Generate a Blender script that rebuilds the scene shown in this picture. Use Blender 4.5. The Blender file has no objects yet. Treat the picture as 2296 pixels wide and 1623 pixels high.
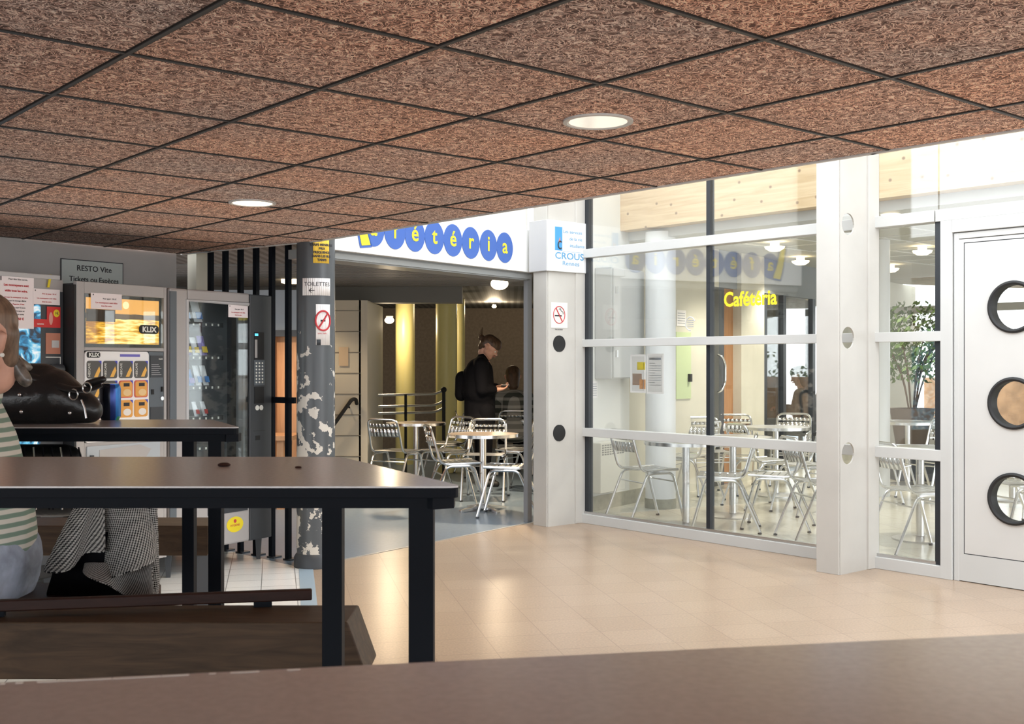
import bpy, bmesh, math, random
from mathutils import Vector, Matrix
random.seed(7)
R=math.radians
SC=bpy.context.scene; COL=SC.collection
# ---------------------------------------------------------------- camera, world, exposure
CZ=1.30; F=2500.0; CX=1148.0; CY=816.0
cd=bpy.data.cameras.new('camera'); cam=bpy.data.objects.new('camera',cd); COL.objects.link(cam)
cam.location=(0,0,CZ); cam.rotation_euler=(R(90),0,0)
cd.sensor_width=36; cd.lens=36*F/2296; cd.shift_y=(CY-811.5)/2296; cd.clip_start=.02
cd.dof.use_dof=True; cd.dof.focus_distance=7.5; cd.dof.aperture_fstop=24
SC.camera=cam
w=bpy.data.worlds.new('sky'); SC.world=w; w.use_nodes=True
bg=w.node_tree.nodes['Background']; bg.inputs[0].default_value=(.93,.97,1,1); bg.inputs[1].default_value=2.2
SC.view_settings.view_transform='Standard'; SC.view_settings.look='None'; SC.view_settings.gamma=1
SC.view_settings.use_curve_mapping=False; SC.view_settings.exposure=.85
def lamp(kind,loc,power,color,size=.1,rot=None,parent=None,name='lamp_light',spot=None):
    l=bpy.data.lights.new(name,kind); l.energy=power; l.color=color
    if kind=='AREA': l.size=size
    elif kind in('POINT','SPOT'): l.shadow_soft_size=size
    if spot: l.spot_size=spot; l.spot_blend=.6
    o=bpy.data.objects.new(name,l); o.location=loc
    if rot: o.rotation_euler=rot
    COL.objects.link(o)
    if parent: o.parent=parent
    return o

# ---------------------------------------------------------------- geometry of the place
def FL(px,py,z=0):      # point of the level z on the sight line (used for measuring the photograph)
    Y=(z-CZ)*F/(CY-py); return Vector(((px-CX)/F*Y,Y,z))
def AT(px,Y,z=0): return Vector(((px-CX)/F*Y,Y,z))
U=Vector((.6494,-.7604,0)); G0=Vector((.60,9.17,0))      # glazed wall
N=Vector((-.7604,-.6494,0))                               # its normal, towards the hall
D=Vector((.588,.809,0)); W0=Vector((.684,9.80,0))         # sign wall and side wall line
DN=Vector((.809,-.588,0))                                 # its normal, towards the hall
ZC=2.076; TH=.707; TILE=.5545
def gs(px):
    m=(px-CX)/F; return (G0.y*m-G0.x)/(U.x-U.y*m)
def wt(px):
    m=(px-CX)/F; return (W0.y*m-W0.x)/(D.x-D.y*m)
# ---------------------------------------------------------------- materials
MATS={}
def nt(m): return m.node_tree.nodes,m.node_tree.links
def mat(name,col,rough=.5,metal=0,var=0,vs=8,bump=0,bs=60,emit=0,emitcol=None,coat=0,spec=.5,alpha=None,stretch=None,col2=None):
    if name in MATS: return MATS[name]
    m=bpy.data.materials.new(name); m.use_nodes=True; n,l=nt(m); p=n['Principled BSDF']
    c=(*col,1); p.inputs['Base Color'].default_value=c; p.inputs['Roughness'].default_value=rough
    p.inputs['Metallic'].default_value=metal; p.inputs['Coat Weight'].default_value=coat; p.inputs['Specular IOR Level'].default_value=spec
    if var or bump:
        tc=n.new('ShaderNodeTexCoord'); mp=n.new('ShaderNodeMapping'); l.new(tc.outputs['Object'],mp.inputs[0])
        if stretch: mp.inputs['Scale'].default_value=stretch
    if var:
        no=n.new('ShaderNodeTexNoise'); no.inputs['Scale'].default_value=vs; no.inputs['Detail'].default_value=6
        l.new(mp.outputs[0],no.inputs[0]); mx=n.new('ShaderNodeMix'); mx.data_type='RGBA'
        a=col2 if col2 else tuple(x*(1-var) for x in col); b=col if col2 else tuple(min(1,x*(1+var)) for x in col)
        mx.inputs[6].default_value=(*a,1); mx.inputs[7].default_value=(*b,1)
        cr=n.new('ShaderNodeMapRange'); cr.inputs[1].default_value=.35; cr.inputs[2].default_value=.65
        l.new(no.outputs[0],cr.inputs[0]); l.new(cr.outputs[0],mx.inputs[0]); l.new(mx.outputs[2],p.inputs['Base Color'])
    if bump:
        n2=n.new('ShaderNodeTexNoise'); n2.inputs['Scale'].default_value=bs; n2.inputs['Detail'].default_value=5
        l.new(mp.outputs[0],n2.inputs[0]); b=n.new('ShaderNodeBump'); b.inputs['Strength'].default_value=bump; b.inputs['Distance'].default_value=.01
        l.new(n2.outputs[0],b.inputs['Height']); l.new(b.outputs[0],p.inputs['Normal'])
    if emit:
        p.inputs['Emission Color'].default_value=(*(emitcol or col),1); p.inputs['Emission Strength'].default_value=emit
    MATS[name]=m; return m
def glassmat(name,tint=(.985,.995,.99),refl=1.0):
    m=bpy.data.materials.new(name); m.use_nodes=True; n,l=nt(m); n.remove(n['Principled BSDF'])
    t=n.new('ShaderNodeBsdfTransparent'); t.inputs[0].default_value=(*tint,1)
    g=n.new('ShaderNodeBsdfGlossy'); g.inputs['Roughness'].default_value=.015
    f=n.new('ShaderNodeLayerWeight'); f.inputs[0].default_value=.5      # Schlick reflection, the same from both sides
    pw=n.new('ShaderNodeMath'); pw.operation='POWER'; pw.inputs[1].default_value=4; l.new(f.outputs['Facing'],pw.inputs[0])
    mu=n.new('ShaderNodeMath'); mu.operation='MULTIPLY_ADD'; mu.inputs[1].default_value=.9*refl; mu.inputs[2].default_value=.085*refl
    mx=n.new('ShaderNodeMixShader'); l.new(pw.outputs[0],mu.inputs[0]); l.new(mu.outputs[0],mx.inputs[0])
    l.new(t.outputs[0],mx.inputs[1]); l.new(g.outputs[0],mx.inputs[2]); l.new(mx.outputs[0],n['Material Output'].inputs[0])
    MATS[name]=m; return m
def tiles(name,cols,size,ang,phase,grout,rough=.25,speck=.12,gw=.006):
    """square tiles laid at an angle; every tile a slightly different tone"""
    m=bpy.data.materials.new(name); m.use_nodes=True; n,l=nt(m); p=n['Principled BSDF']
    tc=n.new('ShaderNodeTexCoord'); mp=n.new('ShaderNodeMapping'); mp.vector_type='TEXTURE'
    mp.inputs['Location'].default_value=(*phase,0); mp.inputs['Rotation'].default_value=(0,0,ang); mp.inputs['Scale'].default_value=(size,size,size)
    l.new(tc.outputs['Object'],mp.inputs[0])
    fr=n.new('ShaderNodeVectorMath'); fr.operation='FRACTION'; l.new(mp.outputs[0],fr.inputs[0])
    fl=n.new('ShaderNodeVectorMath'); fl.operation='FLOOR'; l.new(mp.outputs[0],fl.inputs[0])
    wn=n.new('ShaderNodeTexWhiteNoise'); wn.noise_dimensions='2D'; l.new(fl.outputs[0],wn.inputs['Vector'])
    sx=n.new('ShaderNodeSeparateXYZ'); l.new(fr.outputs[0],sx.inputs[0])
    def edge(o):
        a=n.new('ShaderNodeMath'); a.operation='PINGPONG'; a.inputs[1].default_value=.5; l.new(o,a.inputs[0]); return a.outputs[0]
    mn=n.new('ShaderNodeMath'); mn.operation='MINIMUM'; l.new(edge(sx.outputs[0]),mn.inputs[0]); l.new(edge(sx.outputs[1]),mn.inputs[1])
    lt=n.new('ShaderNodeMath'); lt.operation='LESS_THAN'; lt.inputs[1].default_value=gw/size/2; l.new(mn.outputs[0],lt.inputs[0])
    c=n.new('ShaderNodeMix'); c.data_type='RGBA'; c.inputs[6].default_value=(*cols[0],1); c.inputs[7].default_value=(*cols[1],1); l.new(wn.outputs['Value'],c.inputs[0])
    no=n.new('ShaderNodeTexNoise'); no.inputs['Scale'].default_value=90; no.inputs['Detail'].default_value=2; l.new(tc.outputs['Object'],no.inputs[0])
    mr=n.new('ShaderNodeMapRange'); mr.inputs[1].default_value=.35; mr.inputs[2].default_value=.65; mr.inputs[3].default_value=1-speck; mr.inputs[4].default_value=1+speck
    l.new(no.outputs[0],mr.inputs[0]); sc=n.new('ShaderNodeVectorMath'); sc.operation='SCALE'; l.new(c.outputs[2],sc.inputs[0]); l.new(mr.outputs[0],sc.inputs['Scale'])
    g=n.new('ShaderNodeMix'); g.data_type='RGBA'; g.inputs[7].default_value=(*grout,1); l.new(sc.outputs[0],g.inputs[6]); l.new(lt.outputs[0],g.inputs[0])
    l.new(g.outputs[2],p.inputs['Base Color'])
    p.inputs['Roughness'].default_value=rough
    MATS[name]=m; return m
def woodwool():
    m=bpy.data.materials.new('wood_wool'); m.use_nodes=True; n,l=nt(m); p=n['Principled BSDF']; p.inputs['Roughness'].default_value=.95; p.inputs['Specular IOR Level'].default_value=.15
    tc=n.new('ShaderNodeTexCoord')
    wp=n.new('ShaderNodeTexNoise'); wp.inputs['Scale'].default_value=22; wp.inputs['Detail'].default_value=2; l.new(tc.outputs['Object'],wp.inputs[0])
    wa=n.new('ShaderNodeVectorMath'); wa.operation='MULTIPLY_ADD'; wa.inputs[1].default_value=(.07,.07,0); l.new(wp.outputs['Color'],wa.inputs[0]); l.new(tc.outputs['Object'],wa.inputs[2])
    outs=[]
    for rot,sc in ((.4,(26,300,1)),(1.5,(26,300,1)),(2.5,(24,280,1))):
        mp=n.new('ShaderNodeMapping'); mp.inputs['Rotation'].default_value=(0,0,rot); l.new(wa.outputs[0],mp.inputs[0])
        m2=n.new('ShaderNodeMapping'); m2.inputs['Scale'].default_value=sc; l.new(mp.outputs[0],m2.inputs[0])
        no=n.new('ShaderNodeTexNoise'); no.inputs['Scale'].default_value=1; no.inputs['Detail'].default_value=1.5; no.noise_dimensions='2D'; l.new(m2.outputs[0],no.inputs[0]); outs.append(no.outputs[0])
    a=n.new('ShaderNodeMath'); a.operation='MAXIMUM'; l.new(outs[0],a.inputs[0]); l.new(outs[1],a.inputs[1])
    b=n.new('ShaderNodeMath'); b.operation='MAXIMUM'; l.new(a.outputs[0],b.inputs[0]); l.new(outs[2],b.inputs[1])
    cr=n.new('ShaderNodeValToRGB'); e=cr.color_ramp.elements
    e[0].position=.55; e[0].color=(.13,.095,.085,1); e[1].position=.69; e[1].color=(1,.9,.8,1)
    k=cr.color_ramp.elements.new(.61); k.color=(.66,.44,.36,1)
    l.new(b.outputs[0],cr.inputs[0])
    # tile to tile tone
    mt=n.new('ShaderNodeMapping'); mt.vector_type='TEXTURE'; mt.inputs['Scale'].default_value=(TILE,TILE,1); l.new(tc.outputs['Object'],mt.inputs[0])
    fl=n.new('ShaderNodeVectorMath'); fl.operation='FLOOR'; l.new(mt.outputs[0],fl.inputs[0])
    wn=n.new('ShaderNodeTexWhiteNoise'); wn.noise_dimensions='2D'; l.new(fl.outputs[0],wn.inputs['Vector'])
    big=n.new('ShaderNodeTexNoise'); big.inputs['Scale'].default_value=2.2; l.new(tc.outputs['Object'],big.inputs[0])
    ad=n.new('ShaderNodeMath'); ad.operation='MULTIPLY_ADD'; ad.inputs[1].default_value=.5; l.new(wn.outputs['Value'],ad.inputs[0]); l.new(big.outputs[0],ad.inputs[2])
    tr=n.new('ShaderNodeMapRange'); tr.inputs[1].default_value=.35; tr.inputs[2].default_value=1.1; l.new(ad.outputs[0],tr.inputs[0])
    tn=n.new('ShaderNodeMix'); tn.data_type='RGBA'; tn.inputs[6].default_value=(.95,.97,1.02,1); tn.inputs[7].default_value=(1.35,1.06,.92,1); l.new(tr.outputs[0],tn.inputs[0])
    mu=n.new('ShaderNodeVectorMath'); mu.operation='MULTIPLY'; l.new(cr.outputs[0],mu.inputs[0]); l.new(tn.outputs[2],mu.inputs[1]); l.new(mu.outputs[0],p.inputs['Base Color'])
    bp=n.new('ShaderNodeBump'); bp.inputs['Strength'].default_value=.8; bp.inputs['Distance'].default_value=.006; l.new(b.outputs[0],bp.inputs['Height']); l.new(bp.outputs[0],p.inputs['Normal'])
    MATS['wood_wool']=m; return m
def woodmat(name,c1,c2,rough=.45,sc=(1,14,14),knots=0,coat=0):
    m=bpy.data.materials.new(name); m.use_nodes=True; n,l=nt(m); p=n['Principled BSDF']; p.inputs['Roughness'].default_value=rough; p.inputs['Coat Weight'].default_value=coat
    tc=n.new('ShaderNodeTexCoord'); mp=n.new('ShaderNodeMapping'); mp.inputs['Scale'].default_value=sc; l.new(tc.outputs['Object'],mp.inputs[0])
    no=n.new('ShaderNodeTexNoise'); no.inputs['Scale'].default_value=2.5; no.inputs['Detail'].default_value=8; no.inputs['Distortion'].default_value=1.2; l.new(mp.outputs[0],no.inputs[0])
    cr=n.new('ShaderNodeValToRGB'); cr.color_ramp.elements[0].position=.3; cr.color_ramp.elements[0].color=(*c1,1); cr.color_ramp.elements[1].position=.7; cr.color_ramp.elements[1].color=(*c2,1)
    l.new(no.outputs[0],cr.inputs[0]); out=cr.outputs[0]
    if knots:
        v=n.new('ShaderNodeTexVoronoi'); v.inputs['Scale'].default_value=5; v.inputs['Randomness'].default_value=1
        mk=n.new('ShaderNodeMapping'); mk.inputs['Rotation'].default_value=(R(90),0,0); mk.inputs['Scale'].default_value=(.9,1,1); v.voronoi_dimensions='2D'; l.new(tc.outputs['Object'],mk.inputs[0]); l.new(mk.outputs[0],v.inputs[0])
        r=n.new('ShaderNodeMapRange'); r.inputs[1].default_value=.035; r.inputs[2].default_value=.08; r.inputs[3].default_value=.8; r.inputs[4].default_value=0; l.new(v.outputs['Distance'],r.inputs[0])
        mx=n.new('ShaderNodeMix'); mx.data_type='RGBA'; mx.inputs[7].default_value=(.22,.12,.07,1); l.new(out,mx.inputs[6]); l.new(r.outputs[0],mx.inputs[0]); out=mx.outputs[2]
    l.new(out,p.inputs['Base Color']); MATS[name]=m; return m
def stripes(name,c1,c2,period,axis=2,rough=.8,duty=.5,warp=.3):
    m=bpy.data.materials.new(name); m.use_nodes=True; n,l=nt(m); p=n['Principled BSDF']; p.inputs['Roughness'].default_value=rough; p.inputs['Specular IOR Level'].default_value=.2
    tc=n.new('ShaderNodeTexCoord'); s=n.new('ShaderNodeSeparateXYZ'); l.new(tc.outputs['Object'],s.inputs[0])
    no=n.new('ShaderNodeTexNoise'); no.inputs['Scale'].default_value=9; l.new(tc.outputs['Object'],no.inputs[0])
    a=n.new('ShaderNodeMath'); a.operation='MULTIPLY_ADD'; a.inputs[1].default_value=warp*period; l.new(no.outputs[0],a.inputs[0]); l.new(s.outputs[axis],a.inputs[2])
    d=n.new('ShaderNodeMath'); d.operation='DIVIDE'; d.inputs[1].default_value=period; l.new(a.outputs[0],d.inputs[0])
    f=n.new('ShaderNodeMath'); f.operation='FRACT'; l.new(d.outputs[0],f.inputs[0])
    r=n.new('ShaderNodeMath'); r.operation='PINGPONG'; r.inputs[1].default_value=.5; l.new(f.outputs[0],r.inputs[0])
    k=n.new('ShaderNodeMapRange'); k.inputs[1].default_value=duty/2-.04; k.inputs[2].default_value=duty/2+.04; l.new(r.outputs[0],k.inputs[0])
    mx=n.new('ShaderNodeMix'); mx.data_type='RGBA'; mx.inputs[6].default_value=(*c1,1); mx.inputs[7].default_value=(*c2,1); l.new(k.outputs[0],mx.inputs[0]); l.new(mx.outputs[2],p.inputs['Base Color'])
    MATS[name]=m; return m
def peeling():
    m=bpy.data.materials.new('peeling_paint'); m.use_nodes=True; n,l=nt(m); p=n['Principled BSDF']; p.inputs['Roughness'].default_value=.3
    tc=n.new('ShaderNodeTexCoord'); s=n.new('ShaderNodeSeparateXYZ'); l.new(tc.outputs['Object'],s.inputs[0])
    no=n.new('ShaderNodeTexNoise'); no.inputs['Scale'].default_value=13; no.inputs['Detail'].default_value=5; no.inputs['Roughness'].default_value=.55; l.new(tc.outputs['Object'],no.inputs[0])
    # worn most between knee and chest height, on the side towards the machines
    mz=n.new('ShaderNodeMapRange'); mz.interpolation_type='SMOOTHSTEP'; mz.inputs[1].default_value=1.85; mz.inputs[2].default_value=1.1; mz.inputs[3].default_value=.84; mz.inputs[4].default_value=.535; l.new(s.outputs[2],mz.inputs[0])
    ax=n.new('ShaderNodeMath'); ax.operation='MULTIPLY_ADD'; ax.inputs[1].default_value=.45; l.new(s.outputs[0],ax.inputs[0]); l.new(mz.outputs[0],ax.inputs[2])
    g=n.new('ShaderNodeMath'); g.operation='GREATER_THAN'; l.new(no.outputs[0],g.inputs[0]); l.new(ax.outputs[0],g.inputs[1])
    mx=n.new('ShaderNodeMix'); mx.data_type='RGBA'; mx.inputs[6].default_value=(.075,.082,.09,1); mx.inputs[7].default_value=(.62,.58,.52,1); l.new(g.outputs[0],mx.inputs[0]); l.new(mx.outputs[2],p.inputs['Base Color'])
    MATS['peeling_paint']=m; return m
def weave(name,c1,c2,sc=160):
    m=bpy.data.materials.new(name); m.use_nodes=True; n,l=nt(m); p=n['Principled BSDF']; p.inputs['Roughness'].default_value=.9; p.inputs['Specular IOR Level'].default_value=.1
    u=n.new('ShaderNodeUVMap'); u.uv_map='uv'; mp=n.new('ShaderNodeMapping'); mp.inputs['Rotation'].default_value=(0,0,.6); l.new(u.outputs[0],mp.inputs[0])
    c=n.new('ShaderNodeTexChecker'); c.inputs['Scale'].default_value=sc; c.inputs[1].default_value=(*c1,1); c.inputs[2].default_value=(*c2,1); l.new(mp.outputs[0],c.inputs[0]); l.new(c.outputs[0],p.inputs['Base Color'])
    MATS[name]=m; return m
def sunset():   # backlit picture of a golden sea
    m=bpy.data.materials.new('backlit_sunset'); m.use_nodes=True; n,l=nt(m); p=n['Principled BSDF']
    tc=n.new('ShaderNodeTexCoord'); s=n.new('ShaderNodeSeparateXYZ'); l.new(tc.outputs['Generated'],s.inputs[0])
    mp=n.new('ShaderNodeMapping'); mp.inputs['Scale'].default_value=(5,1,16); l.new(tc.outputs['Generated'],mp.inputs[0])
    no=n.new('ShaderNodeTexNoise'); no.inputs['Scale'].default_value=1; no.inputs['Detail'].default_value=5; l.new(mp.outputs[0],no.inputs[0])
    a=n.new('ShaderNodeMath'); a.operation='MULTIPLY_ADD'; a.inputs[1].default_value=.05; l.new(no.outputs[0],a.inputs[0]); l.new(s.outputs[2],a.inputs[2])
    sea=n.new('ShaderNodeValToRGB'); sea.color_ramp.elements[0].position=.38; sea.color_ramp.elements[0].color=(.42,.17,.02,1); sea.color_ramp.elements[1].position=.62; sea.color_ramp.elements[1].color=(1,.85,.35,1)
    k=sea.color_ramp.elements.new(.5); k.color=(.95,.5,.04,1)
    # brighter in the middle of the picture
    g=n.new('ShaderNodeMath'); g.operation='PINGPONG'; g.inputs[1].default_value=.62; l.new(s.outputs[0],g.inputs[0])
    b=n.new('ShaderNodeMath'); b.operation='MULTIPLY_ADD'; b.inputs[1].default_value=.3; b.inputs[2].default_value=-.09; l.new(g.outputs[0],b.inputs[0])
    c=n.new('ShaderNodeMath'); c.operation='ADD'; l.new(no.outputs[0],c.inputs[0]); l.new(b.outputs[0],c.inputs[1]); l.new(c.outputs[0],sea.inputs[0])
    sky=n.new('ShaderNodeValToRGB'); r=sky.color_ramp; r.interpolation='CONSTANT'
    r.elements[0].position=0; r.elements[0].color=(0,0,0,1); r.elements[1].position=.58; r.elements[1].color=(.12,.08,.05,1)
    k=r.elements.new(.69); k.color=(.85,.42,.1,1)
    l.new(a.outputs[0],sky.inputs[0])
    st=n.new('ShaderNodeMath'); st.operation='GREATER_THAN'; st.inputs[1].default_value=.58; l.new(a.outputs[0],st.inputs[0])
    mx=n.new('ShaderNodeMix'); mx.data_type='RGBA'; l.new(sea.outputs[0],mx.inputs[6]); l.new(sky.outputs[0],mx.inputs[7]); l.new(st.outputs[0],mx.inputs[0])
    l.new(mx.outputs[2],p.inputs['Base Color']); l.new(mx.outputs[2],p.inputs['Emission Color']); p.inputs['Emission Strength'].default_value=.55
    MATS['backlit_sunset']=m; return m
def splash():
    m=bpy.data.materials.new('splash_print'); m.use_nodes=True; n,l=nt(m); p=n['Principled BSDF']; p.inputs['Roughness'].default_value=.3
    tc=n.new('ShaderNodeTexCoord'); no=n.new('ShaderNodeTexNoise'); no.inputs['Scale'].default_value=9; no.inputs['Detail'].default_value=3; no.inputs['Distortion'].default_value=2.4; l.new(tc.outputs['Object'],no.inputs[0])
    cr=n.new('ShaderNodeValToRGB'); r=cr.color_ramp; r.elements[0].position=.4; r.elements[0].color=(.02,.03,.05,1); r.elements[1].position=.66; r.elements[1].color=(.85,.95,1,1)
    for q,cc in ((.48,(.02,.2,.42)),(.56,(.12,.5,.75))): k=r.elements.new(q); k.color=(*cc,1)
    l.new(no.outputs[0],cr.inputs[0]); l.new(cr.outputs[0],p.inputs['Base Color']); l.new(cr.outputs[0],p.inputs['Emission Color']); p.inputs['Emission Strength'].default_value=.25
    MATS['splash_print']=m; return m
def plaid():
    m=bpy.data.materials.new('plaid'); m.use_nodes=True; n,l=nt(m); p=n['Principled BSDF']; p.inputs['Roughness'].default_value=.9
    tc=n.new('ShaderNodeTexCoord'); s=n.new('ShaderNodeSeparateXYZ'); l.new(tc.outputs['Object'],s.inputs[0]); o=[]
    for ax in (0,2):
        d=n.new('ShaderNodeMath'); d.operation='MULTIPLY'; d.inputs[1].default_value=11; l.new(s.outputs[ax],d.inputs[0])
        f=n.new('ShaderNodeMath'); f.operation='FRACT'; l.new(d.outputs[0],f.inputs[0]); g=n.new('ShaderNodeMath'); g.operation='GREATER_THAN'; g.inputs[1].default_value=.62; l.new(f.outputs[0],g.inputs[0]); o.append(g.outputs[0])
    a=n.new('ShaderNodeMath'); a.operation='ADD'; l.new(o[0],a.inputs[0]); l.new(o[1],a.inputs[1]); h=n.new('ShaderNodeMath'); h.operation='MULTIPLY'; h.inputs[1].default_value=.5; l.new(a.outputs[0],h.inputs[0])
    cr=n.new('ShaderNodeValToRGB'); cr.color_ramp.elements[0].color=(.05,.055,.05,1); cr.color_ramp.elements[1].color=(.4,.38,.36,1); l.new(h.outputs[0],cr.inputs[0]); l.new(cr.outputs[0],p.inputs['Base Color'])
    MATS['plaid']=m; return m

woodwool(); peeling(); sunset(); splash(); plaid()
m_glass=glassmat('window_glass',refl=1.15); m_glass2=glassmat('machine_glass',(.9,.93,.93))
m_tile=tiles('peach_tiles',((.385,.28,.2),(.42,.31,.225)),.2835,R(12),(-.127,5.30),(.3,.21,.15),rough=.28,gw=.005)
m_wtile=tiles('white_tiles',((.72,.73,.72),(.8,.8,.79)),.2,R(12),(-1.66,6.47),(.25,.25,.25),rough=.3,speck=.04,gw=.005)
m_btile=tiles('beige_tiles',((.58,.56,.48),(.62,.59,.5)),.2835,R(12),(0,0),(.38,.35,.3),rough=.22,speck=.06,gw=.004)
m_vinyl=mat('grey_vinyl',(.15,.2,.26),.32,var=.08,vs=30)
m_blue=mat('blue_strip',(.33,.42,.5),.4)
m_white=mat('white_metal',(.57,.57,.555),.38,var=.03,vs=2)
m_white2=mat('white_wall',(.78,.78,.75),.7,var=.02,vs=3)
m_post=mat('painted_steel_post',(.53,.51,.475),.42,var=.05,vs=2.5)
m_cream=mat('cream_wall',(.68,.65,.55),.65,var=.04,vs=3)
m_greyw=mat('taupe_wall',(.5,.47,.45),.75,var=.05,vs=3)
m_brown=mat('brown_cloth_wall',(.19,.155,.12),.9,var=.1,vs=25)
m_dark=mat('black_gasket',(.02,.024,.03),.4)
m_navy=mat('black_lacquer',(.004,.006,.01),.55,spec=.12)
m_lam=mat('table_laminate',(.58,.575,.58),.24,var=.05,vs=150,coat=.45)
m_lam.node_tree.nodes['Principled BSDF'].inputs['Coat Roughness'].default_value=.22
m_edge=mat('laminate_edge',(.05,.035,.028),.35)
m_alu=mat('brushed_aluminium',(.74,.74,.74),.22,metal=1)
m_alu2=mat('satin_aluminium',(.6,.6,.6),.35,metal=1)
m_bench=woodmat('dark_bench_wood',(.04,.025,.015),(.085,.052,.03),.5,(2,16,16))
for _n in ('dark_bench_wood',): MATS[_n].node_tree.nodes['Principled BSDF'].inputs['Specular IOR Level'].default_value=.2
m_rail=woodmat('dark_red_wood',(.02,.008,.006),(.04,.016,.011),.45,(2,16,16))
m_rail.node_tree.nodes['Principled BSDF'].inputs['Specular IOR Level'].default_value=.2
m_beam=woodmat('spruce_beam',(.62,.43,.24),(.78,.6,.38),.6,(.6,6,8),knots=1)
m_wood=woodmat('orange_wood',(.42,.2,.09),(.55,.29,.14),.5,(12,12,1))
m_black=mat('matt_black',(.012,.012,.013),.6)
m_plast=mat('charcoal_plastic',(.045,.05,.058),.45)
m_grey=mat('silver_grey_plastic',(.42,.4,.395),.4)
m_lgrey=mat('light_grey_plastic',(.5,.5,.51),.35)
m_slate=mat('slate_plastic',(.11,.13,.15),.4)
m_paper=mat('white_paper',(.88,.85,.84),.8)
m_ink=mat('black_ink',(.03,.03,.035),.7); m_red=mat('red_ink',(.55,.05,.06),.7)
m_ycol=mat('yellow_column',(.78,.7,.3),.35)
m_blueD=mat('sign_blue',(.045,.12,.42),.4); m_yel=mat('sign_yellow',(.85,.68,.03),.45)
m_skin=mat('skin',(.62,.34,.25),.5,var=.08,vs=20); m_hairB=mat('brown_hair',(.075,.04,.022),.5,var=.4,vs=60,stretch=(1,1,.2)); m_hairL=mat('fair_hair',(.16,.1,.065),.45,var=.4,vs=70,stretch=(1,1,.15))
m_coat=mat('black_cloth',(.005,.005,.007),.9,bump=.2,bs=40,spec=.1); m_leather=mat('black_leather',(.012,.012,.013),.3,bump=.35,bs=25)
m_denim=mat('pale_denim',(.35,.4,.5),.85,var=.3,vs=14,bump=.2)
m_lampglow=mat('lit_lamp',(1,.82,.5),.5,emit=3.5,emitcol=(1,.8,.5))
m_stripe=stripes('striped_knit',(.62,.6,.54),(.19,.27,.22),.0235,duty=.5)
m_tweed=weave('tweed',(.012,.012,.014),(.42,.41,.39),235)
m_leaf=mat('leaf',(.1,.17,.04),.5,var=.3,vs=5); m_bark=mat('bark',(.12,.08,.05),.9)
m_corr=stripes('corrugated_metal',(.2,.2,.19),(.12,.115,.11),.09,axis=0,rough=.6,warp=0)
m_block=mat('painted_blockwork',(.6,.57,.5),.7)
m_ceilG=mat('grey_ceiling',(.5,.5,.46),.7)

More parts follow.
